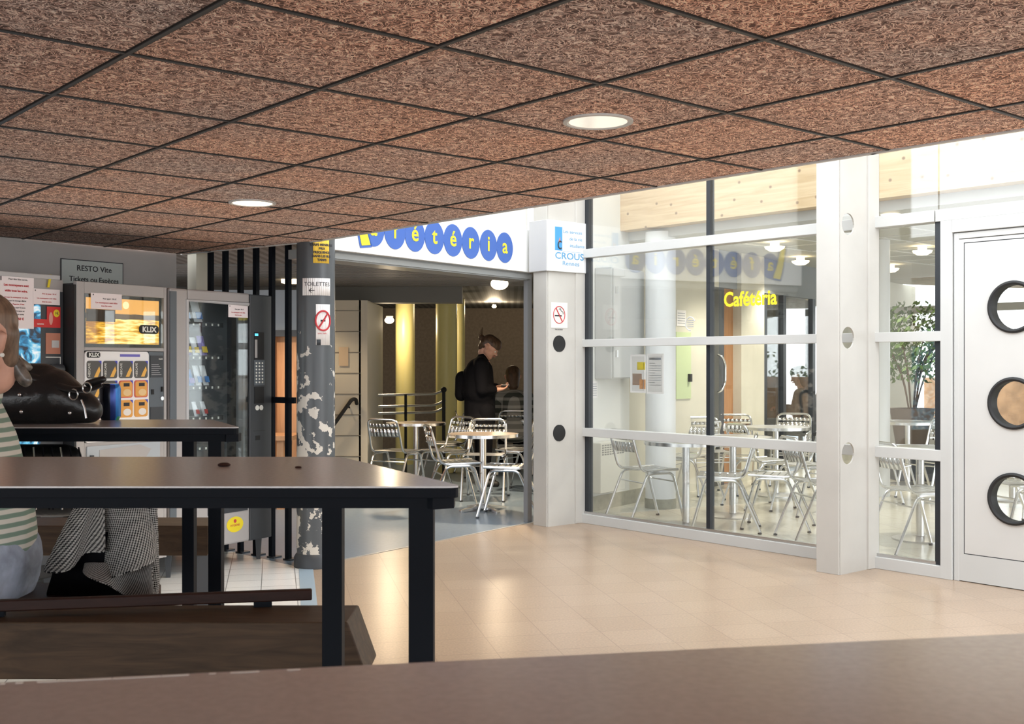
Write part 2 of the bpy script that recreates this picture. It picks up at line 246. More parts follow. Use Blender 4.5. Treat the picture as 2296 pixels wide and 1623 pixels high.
# ---------------------------------------------------------------- mesh builder
def fillet(pts,r,n=5,closed=False):
    P=[Vector(p) for p in pts]; out=[]; L=len(P)
    for i,p in enumerate(P):
        if not closed and i in (0,L-1): out.append(p); continue
        a=P[i-1]-p; b=P[(i+1)%L]-p; d=min(r,a.length*.49,b.length*.49)
        s=p+a.normalized()*d; e=p+b.normalized()*d
        for k in range(n+1):
            t=k/n; out.append(s*(1-t)**2+p*2*t*(1-t)+e*t*t)
    return out
class MB:
    def __init__(s): s.b=bmesh.new(); s.mi=0
    def _f(s,vs):
        try: f=s.b.faces.new(vs); f.material_index=s.mi; return f
        except ValueError: return None
    def box(s,x0,x1,y0,y1,z0,z1,M=None):
        v=[Vector((x,y,z)) for z in (z0,z1) for y in (y0,y1) for x in (x0,x1)]
        if M: v=[M@q for q in v]
        v=[s.b.verts.new(q) for q in v]
        for f in ((0,2,3,1),(4,5,7,6),(0,1,5,4),(1,3,7,5),(3,2,6,7),(2,0,4,6)): s._f([v[i] for i in f])
        return s
    def obox(s,o,ax,L,ay,Wd,z0,z1):   # box from point o along unit axes ax, ay
        o=Vector(o); c=[o,o+ax*L,o+ax*L+ay*Wd,o+ay*Wd]; return s.prism([(p.x,p.y) for p in c],z0,z1)
    def prism(s,poly,z0,z1,M=None):
        a=sum(poly[i][0]*poly[(i+1)%len(poly)][1]-poly[(i+1)%len(poly)][0]*poly[i][1] for i in range(len(poly)))
        if a<0: poly=poly[::-1]
        lo=[Vector((x,y,z0)) for x,y in poly]; hi=[Vector((x,y,z1)) for x,y in poly]
        if M: lo=[M@p for p in lo]; hi=[M@p for p in hi]
        lo=[s.b.verts.new(p) for p in lo]; hi=[s.b.verts.new(p) for p in hi]; n=len(poly)
        s._f(lo[::-1]); s._f(hi)
        for i in range(n): s._f([lo[i],lo[(i+1)%n],hi[(i+1)%n],hi[i]])
        return s
    def tube(s,pts,r,seg=10,closed=False,caps=True,flat=1):
        P=[Vector(p) for p in pts]; n=len(P); rings=[]; up=None
        for i,p in enumerate(P):
            if closed: t=P[(i+1)%n]-P[i-1]
            else: t=P[min(i+1,n-1)]-P[max(i-1,0)]
            if t.length<1e-9: t=Vector((0,0,1))
            t.normalize()
            if up is None: up=t.orthogonal().normalized()
            up=(up-t*up.dot(t)); up=up.normalized() if up.length>1e-6 else t.orthogonal().normalized()
            q=t.cross(up); rr=r[i] if isinstance(r,(list,tuple)) else r
            rings.append([s.b.verts.new(p+(up*math.cos(2*math.pi*k/seg)+q*flat*math.sin(2*math.pi*k/seg))*rr) for k in range(seg)])
        m=n if closed else n-1
        for i in range(m):
            a=rings[i]; b=rings[(i+1)%n]
            for k in range(seg): f=s._f([a[k],a[(k+1)%seg],b[(k+1)%seg],b[k]]); 
        if not closed and caps: s._f(rings[0][::-1]); s._f(rings[-1])
        return s
    def lathe(s,prof,c=(0,0,0),seg=32,M=None,close=False):
        c=Vector(c); rings=[]
        for r,z in prof:
            ring=[]
            for k in range(seg):
                a=2*math.pi*k/seg; p=Vector((r*math.cos(a),r*math.sin(a),z))+c
                ring.append(s.b.verts.new(M@p if M else p))
            rings.append(ring)
        for i in range(len(rings)-1 if not close else len(rings)):
            a=rings[i]; b=rings[(i+1)%len(rings)]
            for k in range(seg): s._f([a[k],a[(k+1)%seg],b[(k+1)%seg],b[k]])
        if not close:
            if prof[0][0]>1e-5: s._f(rings[0][::-1])
            if prof[-1][0]>1e-5: s._f(rings[-1])
        return s
    def sphere(s,c,r,sx=1,sy=1,sz=1,seg=16):
        g=bmesh.ops.create_uvsphere(s.b,u_segments=seg,v_segments=max(6,seg//2),radius=r)
        for v in g['verts']: v.co=Vector((v.co.x*sx,v.co.y*sy,v.co.z*sz))+Vector(c)
        for v in g['verts']:
            for f in v.link_faces: f.material_index=s.mi
        return s
    def cap(s,A,B,ra,rb,seg=14,sq=None):  # tapered capsule
        A=Vector(A);B=Vector(B);d=B-A;L=d.length; t=d.normalized() if L>1e-6 else Vector((0,0,1)); u=t.orthogonal().normalized(); q=t.cross(u); rings=[]
        st=[(-math.cos(k*math.pi/10)*ra,math.sin(k*math.pi/10)*ra,0) for k in range(0,6)]+[(math.sin(k*math.pi/10)*rb,math.cos(k*math.pi/10)*rb,1) for k in range(0,6)]
        for o,r,e in st:
            base=(B if e else A)+t*o; ring=[]
            for k in range(seg):
                a=2*math.pi*k/seg; dd=(u*math.cos(a)+q*math.sin(a))*max(r,.0005)
                if sq: ax=Vector(sq[0]).normalized(); dd=dd+ax*dd.dot(ax)*(sq[1]-1)
                ring.append(s.b.verts.new(base+dd))
            rings.append(ring)
        for i in range(len(rings)-1):
            for k in range(seg): s._f([rings[i][k],rings[i][(k+1)%seg],rings[i+1][(k+1)%seg],rings[i+1][k]])
        s._f(rings[0][::-1]); s._f(rings[-1]); return s
    def build(s,name,m,parent=None,smooth=False,bevel=0,loc=None,recalc=True):
        if recalc: bmesh.ops.recalc_face_normals(s.b,faces=s.b.faces[:])
        me=bpy.data.meshes.new(name); s.b.to_mesh(me); s.b.free()
        for x in (m if isinstance(m,(list,tuple)) else [m]): me.materials.append(x)
        if smooth:
            for p in me.polygons: p.use_smooth=True
            me.set_sharp_from_angle(angle=R(40))
        o=bpy.data.objects.new(name,me); COL.objects.link(o)
        if loc is not None:
            o.location=loc
        if parent is not None: o.parent=parent
        if bevel:
            b=o.modifiers.new('bevel','BEVEL'); b.width=bevel; b.segments=2; b.limit_method='ANGLE'; b.harden_normals=False
        return o
def rebase(o,base):      # move the origin of a mesh built in world coordinates
    base=Vector(base); o.data.transform(Matrix.Translation(-base)); o.location=base; return o
def thing(name,label,cat,loc=(0,0,0),rz=0,group=None):
    o=bpy.data.objects.new(name,None); COL.objects.link(o); o.empty_display_size=.1; o.location=loc; o.rotation_euler=(0,0,rz); return tag(o,label,cat,group)
def tag(o,label,cat,group=None):
    o['label']=label; o['category']=cat
    if group: o['group']=group
    return o
def struct(o): o['kind']='structure'; return o
def copy_tree(o,label=None,loc=None,rz=None,parent=None,group=None):
    c=o.copy(); COL.objects.link(c)
    if parent is not None: c.parent=parent
    if label: c['label']=label
    if group: c['group']=group
    if loc is not None: c.location=loc
    if rz is not None: c.rotation_euler=(0,0,rz)
    for ch in list(o.children): copy_tree(ch,parent=c)
    return c
def surfM(o,ax,up=Vector((0,0,1))):   # local X along ax, Y up, Z out of the surface
    ax=Vector(ax).normalized(); nz=ax.cross(up); M=Matrix.Identity(4)
    for i in range(3): M[i][0]=ax[i]; M[i][1]=up[i]; M[i][2]=nz[i]; M[i][3]=o[i]
    return M
def text(name,s,size,M,m,parent=None,align='CENTER',ext=.0006,bold=0,sx=1,vert=False,spacing=1):
    cu=bpy.data.curves.new(name,'FONT'); cu.body=s; cu.size=size; cu.extrude=ext; cu.offset=bold; cu.align_x=align; cu.resolution_u=3; cu.space_line=spacing
    t=bpy.data.objects.new('tmp_'+name,cu); COL.objects.link(t); dg=bpy.context.evaluated_depsgraph_get(); me=bpy.data.meshes.new_from_object(t.evaluated_get(dg))
    bpy.data.objects.remove(t); bpy.data.curves.remove(cu)
    me.transform(M@Matrix.Diagonal((sx,1,1,1))); me.materials.clear(); me.materials.append(m)
    o=bpy.data.objects.new(name,me); COL.objects.link(o)
    if parent is not None: o.parent=parent
    return o
def rrect(x0,x1,y0,y1,r,n=5):
    out=[]
    for cx,cy,a in ((x1-r,y1-r,0),(x0+r,y1-r,90),(x0+r,y0+r,180),(x1-r,y0+r,270)):
        for k in range(n+1): t=R(a+90*k/n); out.append((cx+r*math.cos(t),cy+r*math.sin(t)))
    return out
def ell(cx,cy,rx,ry,n=32): return [(cx+rx*math.cos(2*math.pi*k/n),cy+ry*math.sin(2*math.pi*k/n)) for k in range(n)]

# ================================================================= SETTING
fl=struct(MB().box(-14,22,-8,34,-.12,-.004).build('floor',m_tile))
# white tiled zone, grey vinyl zone, beige zone of the glazed room: inlays of the floor
colP=Vector((-1.265,7.19,0))
s0=colP+Vector((-.1,-.05,0)); s1=s0+Vector((.2,-1.0,0))*6.5
MB().prism([(s0.x,s0.y),(s1.x,s1.y),(-9,s1.y),(-9,7),(-2.6,8.4)],-.004,0).build('white_tile_zone',m_wtile,fl)
MB().prism([(s0.x,s0.y),(s0.x+.09,s0.y),(s1.x+.09,s1.y),(s1.x,s1.y)],-.003,.002).build('blue_strip',m_blue,fl)
wend=W0-DN*.0
gv=[(s0.x,s0.y),(-1.1,7.44),(.153,9.13),(W0.x,W0.y),(W0.x+D.x*9,W0.y+D.y*9),(4,24),(-12,24),(-12,8),(-2.6,8.4)]
MB().prism(gv,-.004,.001).build('grey_vinyl_zone',m_vinyl,fl)
a=Vector((-1.14,7.385,0)); b=Vector((.2,9.2,0))
MB().obox(a,(b-a).normalized(),(b-a).length,DN,.012,0,.004).build('metal_edging',m_alu2,fl)
q=G0-U*.3
gr=[(G0.x,G0.y),(G0.x+U.x*9,G0.y+U.y*9),(18,8),(18,26),(W0.x+D.x*9,W0.y+D.y*9),(W0.x,W0.y)]
MB().prism(gr,-.004,.001).build('beige_tile_zone',m_btile,fl)
# peach tiles belong to the hall and lie level with the inlays
hall=[(s0.x+.09,s0.y),(s1.x+.09,s1.y),(16,s1.y),(G0.x+U.x*9,G0.y+U.y*9),(G0.x,G0.y),(.153,9.13),(-1.1,7.44)]
MB().prism(hall,-.004,0).build('peach_tile_zone',m_tile,fl)

# ---- low ceiling of wood wool tiles
mt=.0
# boundary of the slab in the world
E=[Vector((4.0,1.02)),Vector((1.32,4.084)),Vector((-.174,5.79)),Vector((-1.27,7.06)),Vector((-1.99,7.60)),Vector((-2.33,7.86)),Vector((-3.11,6.82)),Vector((-7.2,1.3)),Vector((-7.2,-6)),Vector((10,-6))]
c,s=math.cos(TH),math.sin(TH); GO=Vector((-1.1939*TILE,2.8492*TILE))   # grid node (1,1) lies one step from here
def tg(p): d=Vector((p[0],p[1]))-GO; return Vector((d.x*c+d.y*s,-d.x*s+d.y*c))
poly=[tg(p) for p in E]
ce=MB().prism([(p.x,p.y) for p in poly],0,.14).build('ceiling',[MATS['wood_wool']]); ce.location=(GO.x,GO.y,ZC); ce.rotation_euler=(0,0,TH); struct(ce)
def inside(pt):
    r=False; n=len(poly)
    for i in range(n):
        a,b=poly[i],poly[(i+1)%n]
        if (a.y>pt.y)!=(b.y>pt.y) and pt.x<(b.x-a.x)*(pt.y-a.y)/(b.y-a.y)+a.x: r=not r
    return r
def clip_lines(axis,k):
    ts=[]; n=len(poly)
    for i in range(n):
        a,b=poly[i],poly[(i+1)%n]; va,vb=a[axis]-k,b[axis]-k
        if va*vb<0: t=va/(va-vb); ts.append(a[1-axis]*(1-t)+b[1-axis]*t)
    ts.sort(); return [(ts[i],ts[i+1]) for i in range(0,len(ts)-1,2)]
g=MB(); gd=MB()
for axis in (0,1):
    for i in range(-14,22):
        k=i*TILE
        for a,b in clip_lines(axis,k):
            if b-a<.05: continue
            wd=.006
            if axis==0: g.box(k-wd,k+wd,a,b,-.004,.001); gd.box(k-.011,k+.011,a,b,-.0012,.001)
            else: g.box(a,b,k-wd,k+wd,-.0035,.001); gd.box(a,b,k-.011,k+.011,-.001,.001)
g.build('ceiling_grid',mat('grid_bar',(.03,.028,.028),.5),ce); gd.build('tile_joint',mat('dark_joint',(.02,.013,.01),.9),ce)  # bars with wider dark strips along the tile joints
fa=MB()   # pale trim along the slab edge
for i in range(0,5):
    a,b=E[i],E[i+1]; a3=Vector((a.x,a.y,0)); d=(Vector((b.x,b.y,0))-a3); L=d.length; d.normalize(); nn=Vector((d.y,-d.x,0))
    if nn.dot(Vector((.3,1,0)))<0: nn=-nn
    fa.obox(a3-d*.01,d,L+.02,nn,.02,ZC-.006,ZC+.35)
struct(fa.build('trim_1',m_white))
# downlights
def downlight(p,on,label):
    t=thing('downlight',label,'ceiling light',(p.x,p.y,ZC)); 
    MB().lathe([(.112,0),(.112,-.006),(.1,-.007),(.094,0),(.094,.0)],seg=40,close=True).build('rim',m_white,t,smooth=True)
    MB().lathe([(.094,-.004),(.09,.0),(.07,.03),(.055,.055)],seg=24).build('reflector',mat('reflector_on',(.9,.85,.75),.15,metal=.6,emit=1.6 if on else .55,emitcol=(1,.86,.66)) if on else mat('reflector_dim',(.85,.8,.7),.15,metal=.7,emit=.35,emitcol=(1,.9,.75)),t)
    if on: MB().lathe([(.0,-.003),(.078,-.003),(.078,.004),(0,.004)],seg=24).build('bulb',mat('bulb_on',(1,.9,.7),.5,emit=6,emitcol=(1,.88,.66)),t)
    else:
        b=MB(); 
        for i in range(9): b.tube([(-.04+i*.01,0,.0),(-.04+i*.01,0,.05)],.003,6)
        b.build('bulb',mat('bulb_dim',(1,.9,.7),.5,emit=1.2,emitcol=(1,.88,.66)),t)
    return t
d1=AT(1341,.776*F/(CY-271)); d2=AT(566,.776*F/(CY-454))
downlight(d1,False,'large round recessed downlight with ribbed reflector, nearest the camera')
downlight(d2,True,'bright round recessed downlight in the ceiling towards the vending machines')
lamp('SPOT',(d2.x,d2.y,ZC-.02),45,(1,.82,.58),.06,spot=R(120)); lamp('SPOT',(d1.x,d1.y,ZC-.02),8,(1,.86,.66),.06,spot=R(120))

# ---- left wall behind the vending machines
wl=Vector((-3.11,6.82,0)); wr=Vector((-2.36,7.84,0)); dl=(wr-wl).normalized(); nl=Vector((dl.y,-dl.x,0))
struct(MB().obox(wl-dl*6.5,dl,6.5+(wr-wl).length,-nl,.2,0,ZC).build('wall_left',m_greyw))
# pale pilaster and frame beside the slats
MB2=MB().obox(wr+Vector((.02,.2,0)),dl,.12,nl,.1,0,2.15); struct(MB2.build('trim_2',m_cream))
# outer walls of the cafe
struct(MB().box(-12,4.2,17.2,17.4,0,2.3).build('wall_back',m_brown))
struct(MB().box(-12,-11.8,5,17.4,0,2.3).build('wall_far_left',m_greyw))
# cafe ceiling with corrugated sheets
cc=MB().prism([(-1.33,7.12),(.2,9.2),(W0.x-.05,W0.y+.05),(W0.x+D.x*9,W0.y+D.y*9),(4,17.4),(-12,17.4),(-12,7),(-2.4,7.95)],2.16,2.3).build('ceiling',m_corr); struct(cc)
b=MB()
for i in range(60):
    y=9.6+i*.13
    if y>12.15: break
    b.box(-7,.2 if y>9.4 else -.4,y,y+.05,2.145,2.16)
b.build('ceiling_rib',mat('rib_grey',(.2,.19,.18),.6),cc)
struct(MB().box(-6,-.55,12.25,12.5,1.975,2.16).build('trim_3',mat('grey_beam',(.16,.16,.155),.7)))
# sign wall: white header above the sign and shutter rail below it
a=Vector((-1.30,7.17,0)); L=2.62
SW=a
def swt(px):
    m=(px-CX)/F; return (SW.y*m-SW.x)/(D.x-D.y*m)
tr=swt(1183)
struct(MB().obox(SW,D,tr,-DN,.18,2.39,4.6).build('wall_sign_side',m_white2))
m_railg=mat('shutter_rail_grey',(.26,.27,.27),.4)
rail=MB().obox(SW,D,tr+.03,-DN,.2,1.985,2.045); rail.obox(SW+DN*.012,D,tr+.03,-DN,.05,1.995,2.03); struct(rail.build('trim_4',m_railg))
# jamb
struct(MB().obox(SW+D*(tr+.0),D,.06,-DN,.04,0,2.04).build('trim_5',mat('grey_jamb',(.2,.2,.21),.5)))
# the sign
sg=thing('cafeteria_sign','long white fascia sign with yellow letters on blue discs above the opening','sign',(SW.x,SW.y,2.045),math.atan2(D.y,D.x))
MB().box(0,tr,-.05,0.0,0,.345).build('panel',mat('sign_white',(.85,.85,.84),.35),sg,bevel=.004)
Ms=lambda x,z,y=-.052: Matrix(((1,0,0,x),(0,0,-1,y),(0,1,0,z),(0,0,0,1)))
cpx=[829,877,921.7,965.5,1007,1047,1086.5,1123]; letters='afétéria'
for p,ch in zip(cpx,letters):
    x=swt(p)-.02; zz=.172
    MB().prism(ell(0,0,.108,.12),0,.003,Ms(x,zz)).build('blue_disc',m_blueD,sg)
    text('letter',ch,.165,Ms(x,zz-.042,-.0565),m_yel,sg,bold=.0025)
x=swt(797)-.03
MB().prism([(-.055,.2),(.03,.2),(.085,.0),(.135,-.125),(.02,-.14),(-.02,0)],0,.003,Ms(x,.172)).build('letter_outline',m_blueD,sg)
MB().prism([(-.035,.19),(.015,.19),(.07,.0),(.115,-.112),(.032,-.122),(-.005,0)],0,.006,Ms(x,.172)).build('letter',m_yel,sg)

# ---- steel posts of the glazed wall
def post(s,label,thole,dark_disc,top=4.4):
    base=G0+U*s+N*.42
    t=thing('steel_post',label,'post',(base.x,base.y,0),math.atan2(N.y,N.x)+math.pi)   # local x runs from the front flange to the glass, y = right
    # local axes: x -> -N, y -> ?
    b=MB().box(-.006,.006,-.0,.16,0,top); b.build('front_flange',m_post,t,bevel=.002)
    w=MB(); zs=[.745,1.463,2.168]; r=.068; seg=24
    # web plate with three round holes
    def plate(x0,x1,z0,z1):
        w.box(x0,x1,-.005,.005,z0,z1)
    x0,x1=.006,.42; a0=thole-r; a1=thole+r; a0=max(a0,.012)
    plate(a1,x1,0,top); plate(x0,a0,0,top)
    pz=0
    for z in zs:
        plate(a0,a1,pz,z-r); pz=z+r
        for k in range(seg):   # corners around the hole
            t0=2*math.pi*k/seg; t1=2*math.pi*(k+1)/seg
            def sqp(t):
                cx,cy=math.cos(t),math.sin(t); m=max(abs(cx),abs(cy)); return (max(a0,min(a1,thole+r*cx/m)),z+r*cy/m)
            c0=(max(a0,thole+r*math.cos(t0)),z+r*math.sin(t0)); c1=(max(a0,thole+r*math.cos(t1)),z+r*math.sin(t1)); q0=sqp(t0); q1=sqp(t1)
            for yy in (-.005,.005):
                w._f([w.b.verts.new((p[0],yy,p[1])) for p in (c0,q0,q1,c1)])
            w._f([w.b.verts.new(v) for v in ((c0[0],-.005,c0[1]),(c1[0],-.005,c1[1]),(c1[0],.005,c1[1]),(c0[0],.005,c0[1]))])
    plate(a0,a1,pz,top)
    w.build('web',m_post,t,recalc=False)
    MB().box(.3,.42,-.02,.02,0,top).build('rear_flange',m_post,t,bevel=.004)
    if dark_disc:
        for z in zs[:2]: MB().lathe([(0,-.008),(.066,-.008),(.066,.009),(0,.009)],seg=32,M=Matrix.Translation((thole,0,z))@Matrix.Rotation(R(90),4,'X')).build('dark_disc',m_black,t)  # black discs stand in for the darkness seen through the holes
    return t
# ================================================================= GLAZED WALL
post(0.0,'white steel post at the corner, with the small sign box and two blackened holes',.126,True)
post(2.67,'white steel post with three open round holes, between glazing and side window',.09,False)
SE=2.67
def bar(sa,sb,z0,z1,out=.05,inn=.03,name='transom'):
    return MB().obox(G0+U*sa+N*out,U,sb-sa,-N,out+inn,z0,z1)
def window(name,sa,sb,mulls,top=4.2,cap=0):
    wdo=thing(name,'','') ; del wdo['label'],wdo['category']; struct(wdo)
    for z0,z1 in ((0,.075),(.709,.777),(1.439,1.50),(2.166,2.237)):
        bb=bar(sa,sb+(cap if z0<2 else 0),z0,z1); bb.build('transom' if z0 else 'sill',m_white,wdo,bevel=.003)
    for s,wid,mtop in mulls:
        MB().obox(G0+U*(s-wid/2)+N*.02,U,wid,-N,.05,.075,mtop).build('mullion',m_dark,wdo)
    MB().obox(G0+U*sa+N*.004,U,sb-sa,-N,.008,.07,top).build('pane',m_glass,wdo)
    MB().obox(G0+U*sa+N*.03,U,sb-sa,-N,.02,.075,.095).build('glazing_bead',m_alu2,wdo)
    return wdo
window('window_1',.01,SE-.03,((.038,.05,4.2),(1.31,.035,4.2)))
window('window_2',SE-.02,3.09,((SE-.008,.018,4.2),(3.105,.048,2.166)),cap=.052)
# long transom above the door
struct(bar(3.1,5.2,2.166,2.237).build('trim_6',m_white)); struct(MB().obox(G0+U*3.1+N*.004,U,2.1,-N,.008,2.237,4.2).build('window_3',m_glass))
# door
dr=struct(thing('door_1','','')); del dr['label'],dr['category']
ang=math.atan2(U.y,U.x); o=G0+U*3.13; dr.location=(o.x,o.y,0); dr.rotation_euler=(0,0,ang)   # local x along the wall, y away from the hall
f=MB().box(0,.075,-.05,.05,0,2.166); f.box(.075,1.3,-.05,.05,2.09,2.166); f.box(1.2,1.3,-.05,.05,0,2.166); f.build('frame',m_white,dr,bevel=.003)
f=MB().box(.08,.112,-.035,.04,0,2.085); f.box(.112,1.16,-.035,.04,2.05,2.085); f.build('inner_frame',m_white,dr,bevel=.002)
MB().box(.076,.08,-.03,.04,0,2.09).build('gap',m_dark,dr)
leaf=MB(); hz=[.52,1.073,1.63]; hx=.44; r=.138
leaf.box(.145,hx-r,-.03,.03,.17,2.02); leaf.box(hx+r,1.1,-.03,.03,.17,2.02); pz=.17
for z in hz:
    leaf.box(hx-r,hx+r,-.03,.03,pz,z-r); pz=z+r
    for k in range(40):
        t0=2*math.pi*k/40; t1=2*math.pi*(k+1)/40
        def sq(t): cx,cy=math.cos(t),math.sin(t); m=max(abs(cx),abs(cy)); return (hx+r*cx/m,z+r*cy/m)
        c0=(hx+r*math.cos(t0),z+r*math.sin(t0)); c1=(hx+r*math.cos(t1),z+r*math.sin(t1)); q0=sq(t0); q1=sq(t1)
        for yy in (-.03,.03): leaf._f([leaf.b.verts.new((p[0],yy,p[1])) for p in (c0,q0,q1,c1)])
leaf.box(hx-r,hx+r,-.03,.03,pz,2.02)
leaf.build('leaf',mat('door_panel',(.6,.59,.57),.4,var=.03,vs=2),dr,recalc=False)
f=MB().box(.112,.14,-.032,.035,.005,2.045); f.box(.14,1.12,-.032,.035,2.025,2.045); f.box(.14,1.12,-.032,.035,.005,.165); f.build('leaf_frame',m_white,dr)
f=MB().box(.14,.145,-.029,.03,.165,2.025); f.box(.14,1.1,-.029,.03,2.02,2.025); f.box(.14,1.1,-.029,.03,.165,.17); f.build('seam',m_dark,dr)
for z in hz:
    MM=Matrix.Translation((hx,0,z))@Matrix.Rotation(R(90),4,'X')
    MB().lathe([(.13,-.036),(.15,-.036),(.152,.04),(.14,.046),(.128,.04)],seg=48,M=MM,close=True).build('porthole_rim',m_black,dr,smooth=True)
    MB().lathe([(0,-.004),(.132,-.004),(.132,.004),(0,.004)],seg=40,M=MM).build('porthole_glass',m_glass,dr)
struct(MB().obox(G0+U*4.45,U,5,-N,.2,0,2.166).build('wall_right',m_white2))

# ---- side wall of the glazed room (continues the line of the sign)
ws=MB().obox(W0+D*-.55,D,1.24+.0,-DN,.15,0,4.4); struct(ws.build('wall_side',m_white2))
struct(MB().obox(W0+D*.69,D,1.9,-DN,.15,0,2.52).build('wall_side_cream',m_cream))
struct(MB().obox(W0+D*6.2,D,3.5,-DN,.15,0,2.52).build('wall_side_far',m_cream))
struct(MB().obox(W0+D*2.59,D,3.7,-DN,.15,2.12,2.52).build('wall_side_lintel',mat('grey_lintel',(.3,.32,.34),.6)))
struct(MB().obox(W0-D*.3+DN*.012,D,1.9,DN*-1,.012,0,.13).build('baseboard_side',mat('plinth_tile',(.38,.36,.28),.4,var=.1,vs=20)))
# spruce beam and ceiling of the glazed room behind it
B0=W0+D*.69; 
bm_=MB().obox(Vector((0,0,0)),Vector((1,0,0)),9,Vector((0,-1,0)),.16,0,1.15).build('trim_7',m_beam); bm_.location=(B0.x,B0.y,2.52); bm_.rotation_euler=(0,0,ang); struct(bm_)
struct(MB().prism([(B0.x,B0.y),((B0+U*9).x,(B0+U*9).y),(18,8),(18,22),((W0+D*9).x,(W0+D*9).y)],2.52,2.7).build('ceiling',m_ceilG))
b=MB(); nb=-N
for i in range(14):
    b.obox(B0+nb*(.3+i*.6)+U*0.02*i,U,9,nb,.02,2.512,2.52)
for i in range(15):
    b.obox(B0+nb*.2+U*(.1+i*.6),U,.02,nb,9,2.513,2.52)
struct(b.build('trim_8',mat('white_grid',(.75,.75,.72),.5)))
struct(MB().obox(B0+nb*.0+N*.02,U,9,nb,.25,2.44,2.52).build('trim_9',m_white))
# window front at the back of the glazed room
BW=W0+D*7.6
def bw(s,z=0): return BW+U*s+Vector((0,0,z))
wn=thing('window_4','',''); del wn['label'],wn['category']; struct(wn)
for s in [i*1.2 for i in range(0,9)]: MB().obox(bw(s),U,.07,nb,.08,0,2.52).build('mullion',m_white,wn)
for z0,z1 in ((0,.5),(2.0,2.1)): MB().obox(bw(0),U,9.6,nb,.06,z0,z1).build('transom',m_white,wn)
MB().obox(bw(0)+nb*.03,U,9.6,nb,.008,.5,2.5).build('pane',m_glass,wn)
tag(MB().obox(bw(-2)+nb*5,U,13,nb,.3,0,1.05).build('garden_wall',mat('orange_brick',(.6,.36,.2),.9,var=.2,vs=6)),'low orange brick wall outside, beyond the far windows','wall')
# glazed opening with dark frames in the side wall
wn=thing('window_5','',''); del wn['label'],wn['category']; struct(wn)
for t in (3.78,4.35,5.3,6.13): MB().obox(W0+D*t,D,.09,-DN,.1,0,2.12).build('mullion',m_dark,wn)
MB().obox(W0+D*3.8-DN*.03,D,2.4,-DN,.008,0,2.12).build('pane',m_glass,wn)
pn=mat('pale_blue_panel',(.6,.7,.8),.6); struct(MB().obox(W0+D*4.0-DN*2.2,D,3.2,-DN,.1,.4,2.1).build('wall_beyond',pn))
# dark glazed door, wood panel, pale green door
d2_=struct(thing('door_2','','')); del d2_['label'],d2_['category']; d2_.location=W0+D*2.42; d2_.rotation_euler=(0,0,math.atan2(D.y,D.x))
MB().box(0,.3,0,.06,0,2.12).build('leaf',m_plast,d2_); MB().tube(fillet([(.12,-.01,1.0),(.12,-.06,1.02),(.2,-.06,1.1),(.2,-.06,1.3),(.12,-.06,1.38),(.12,-.01,1.4)],.04),.012).build('handle',m_alu,d2_,smooth=True)
struct(MB().obox(W0+D*2.72-DN*.05,D,.33,-DN,.05,0,2.12).build('wall_wood_panel',m_wood))
d3_=struct(thing('door_3','','')); del d3_['label'],d3_['category']; d3_.location=W0+D*1.6+DN*.012; d3_.rotation_euler=(0,0,math.atan2(D.y,D.x))
MB().box(0,.32,0,.012,.95,1.62).build('panel',mat('lime_panel',(.58,.68,.4),.5),d3_); MB().box(.25,.29,-.03,0,1.12,1.2).build('lock',m_black,d3_)
sq=tag(MB().obox(W0+D*3.05+DN*.05,D,.62,-DN,.15,0,2.52).build('square_column',m_cream),'cream square column between the wood panel and the dark frames','column')
rebase(sq,W0+D*3.3)
# white round column with a bracket
cp=FL(1481,1138); t=thing('round_column','white round column with a metal bracket behind the glass','column',cp)
MB().lathe([(.137,.09),(.137,2.49),(0,2.5)],seg=40).build('shaft',mat('white_column',(.8,.81,.82),.35),t,smooth=True)
MB().lathe([(.142,0),(.142,.09)],seg=40).build('tile_band',MATS['plinth_tile'],t,smooth=True)
b=MB().box(-.03,.03,-.005,.005,2.49,2.8); b.build('bracket',m_alu2,t)
for z in (2.6,2.74): MB().lathe([(0,-.012),(.012,-.012),(.012,.0),(0,.0)],seg=12,M=Matrix.Translation((0,-.005,z))@Matrix.Rotation(R(-90),4,'X')).build('bolt',m_plast,t)
t=thing('round_column','pale round column behind the side window, left of the potted tree','column',AT(1972,11,0))
MB().lathe([(.1,0),(.1,2.52)],seg=32).build('shaft',MATS['white_column'],t,smooth=True)

# ================================================================= LEFT PART: column, slats
t=thing('round_column','dark grey round column with peeling paint and posters on it','column',colP)
MB().lathe([(.1225,.09),(.1225,ZC+1.2)],seg=48).build('shaft',MATS['peeling_paint'],t,smooth=True)
MB().lathe([(.14,0),(.14,.06),(.1225,.09)],seg=48).build('base_ring',m_plast,t,smooth=True)
def wrap(name,a0,a1,z0,z1,m,r=.1245,parent=None,loc=None,label=None,cat=None,n=14):
    b=MB()
    for k in range(n):
        A=[a0+(a1-a0)*k/n,a0+(a1-a0)*(k+1)/n]
        vs=[b.b.verts.new((rr*math.cos(R(x)),rr*math.sin(R(x)),z)) for x,rr,z in ((A[0],r,z0),(A[1],r,z0),(A[1],r,z1),(A[0],r,z1))]; b._f(vs)
    o=b.build(name,m,parent,smooth=True); 
    md=o.modifiers.new('thickness','SOLIDIFY'); md.thickness=.0006
    if loc is not None: o.location=loc
    if label: tag(o,label,cat)
    return o
def wraptext(s,size,ang,z,m,parent,r=.1262,bold=0,name='lettering'):
    M=Matrix(((1,0,0,0),(0,0,-1,0),(0,1,0,0),(0,0,0,1)))
    o=text(name,s,size,M,m,parent,bold=bold)
    for v in o.data.vertices:
        a=R(ang)+v.co.x/r; rr=r-v.co.y*.2; zz=v.co.z+z; v.co=Vector((rr*math.cos(a),rr*math.sin(a),zz))
    return o
P=lambda lab,cat: thing('poster' if cat=='poster' else 'paper_sign',lab,cat,colP)
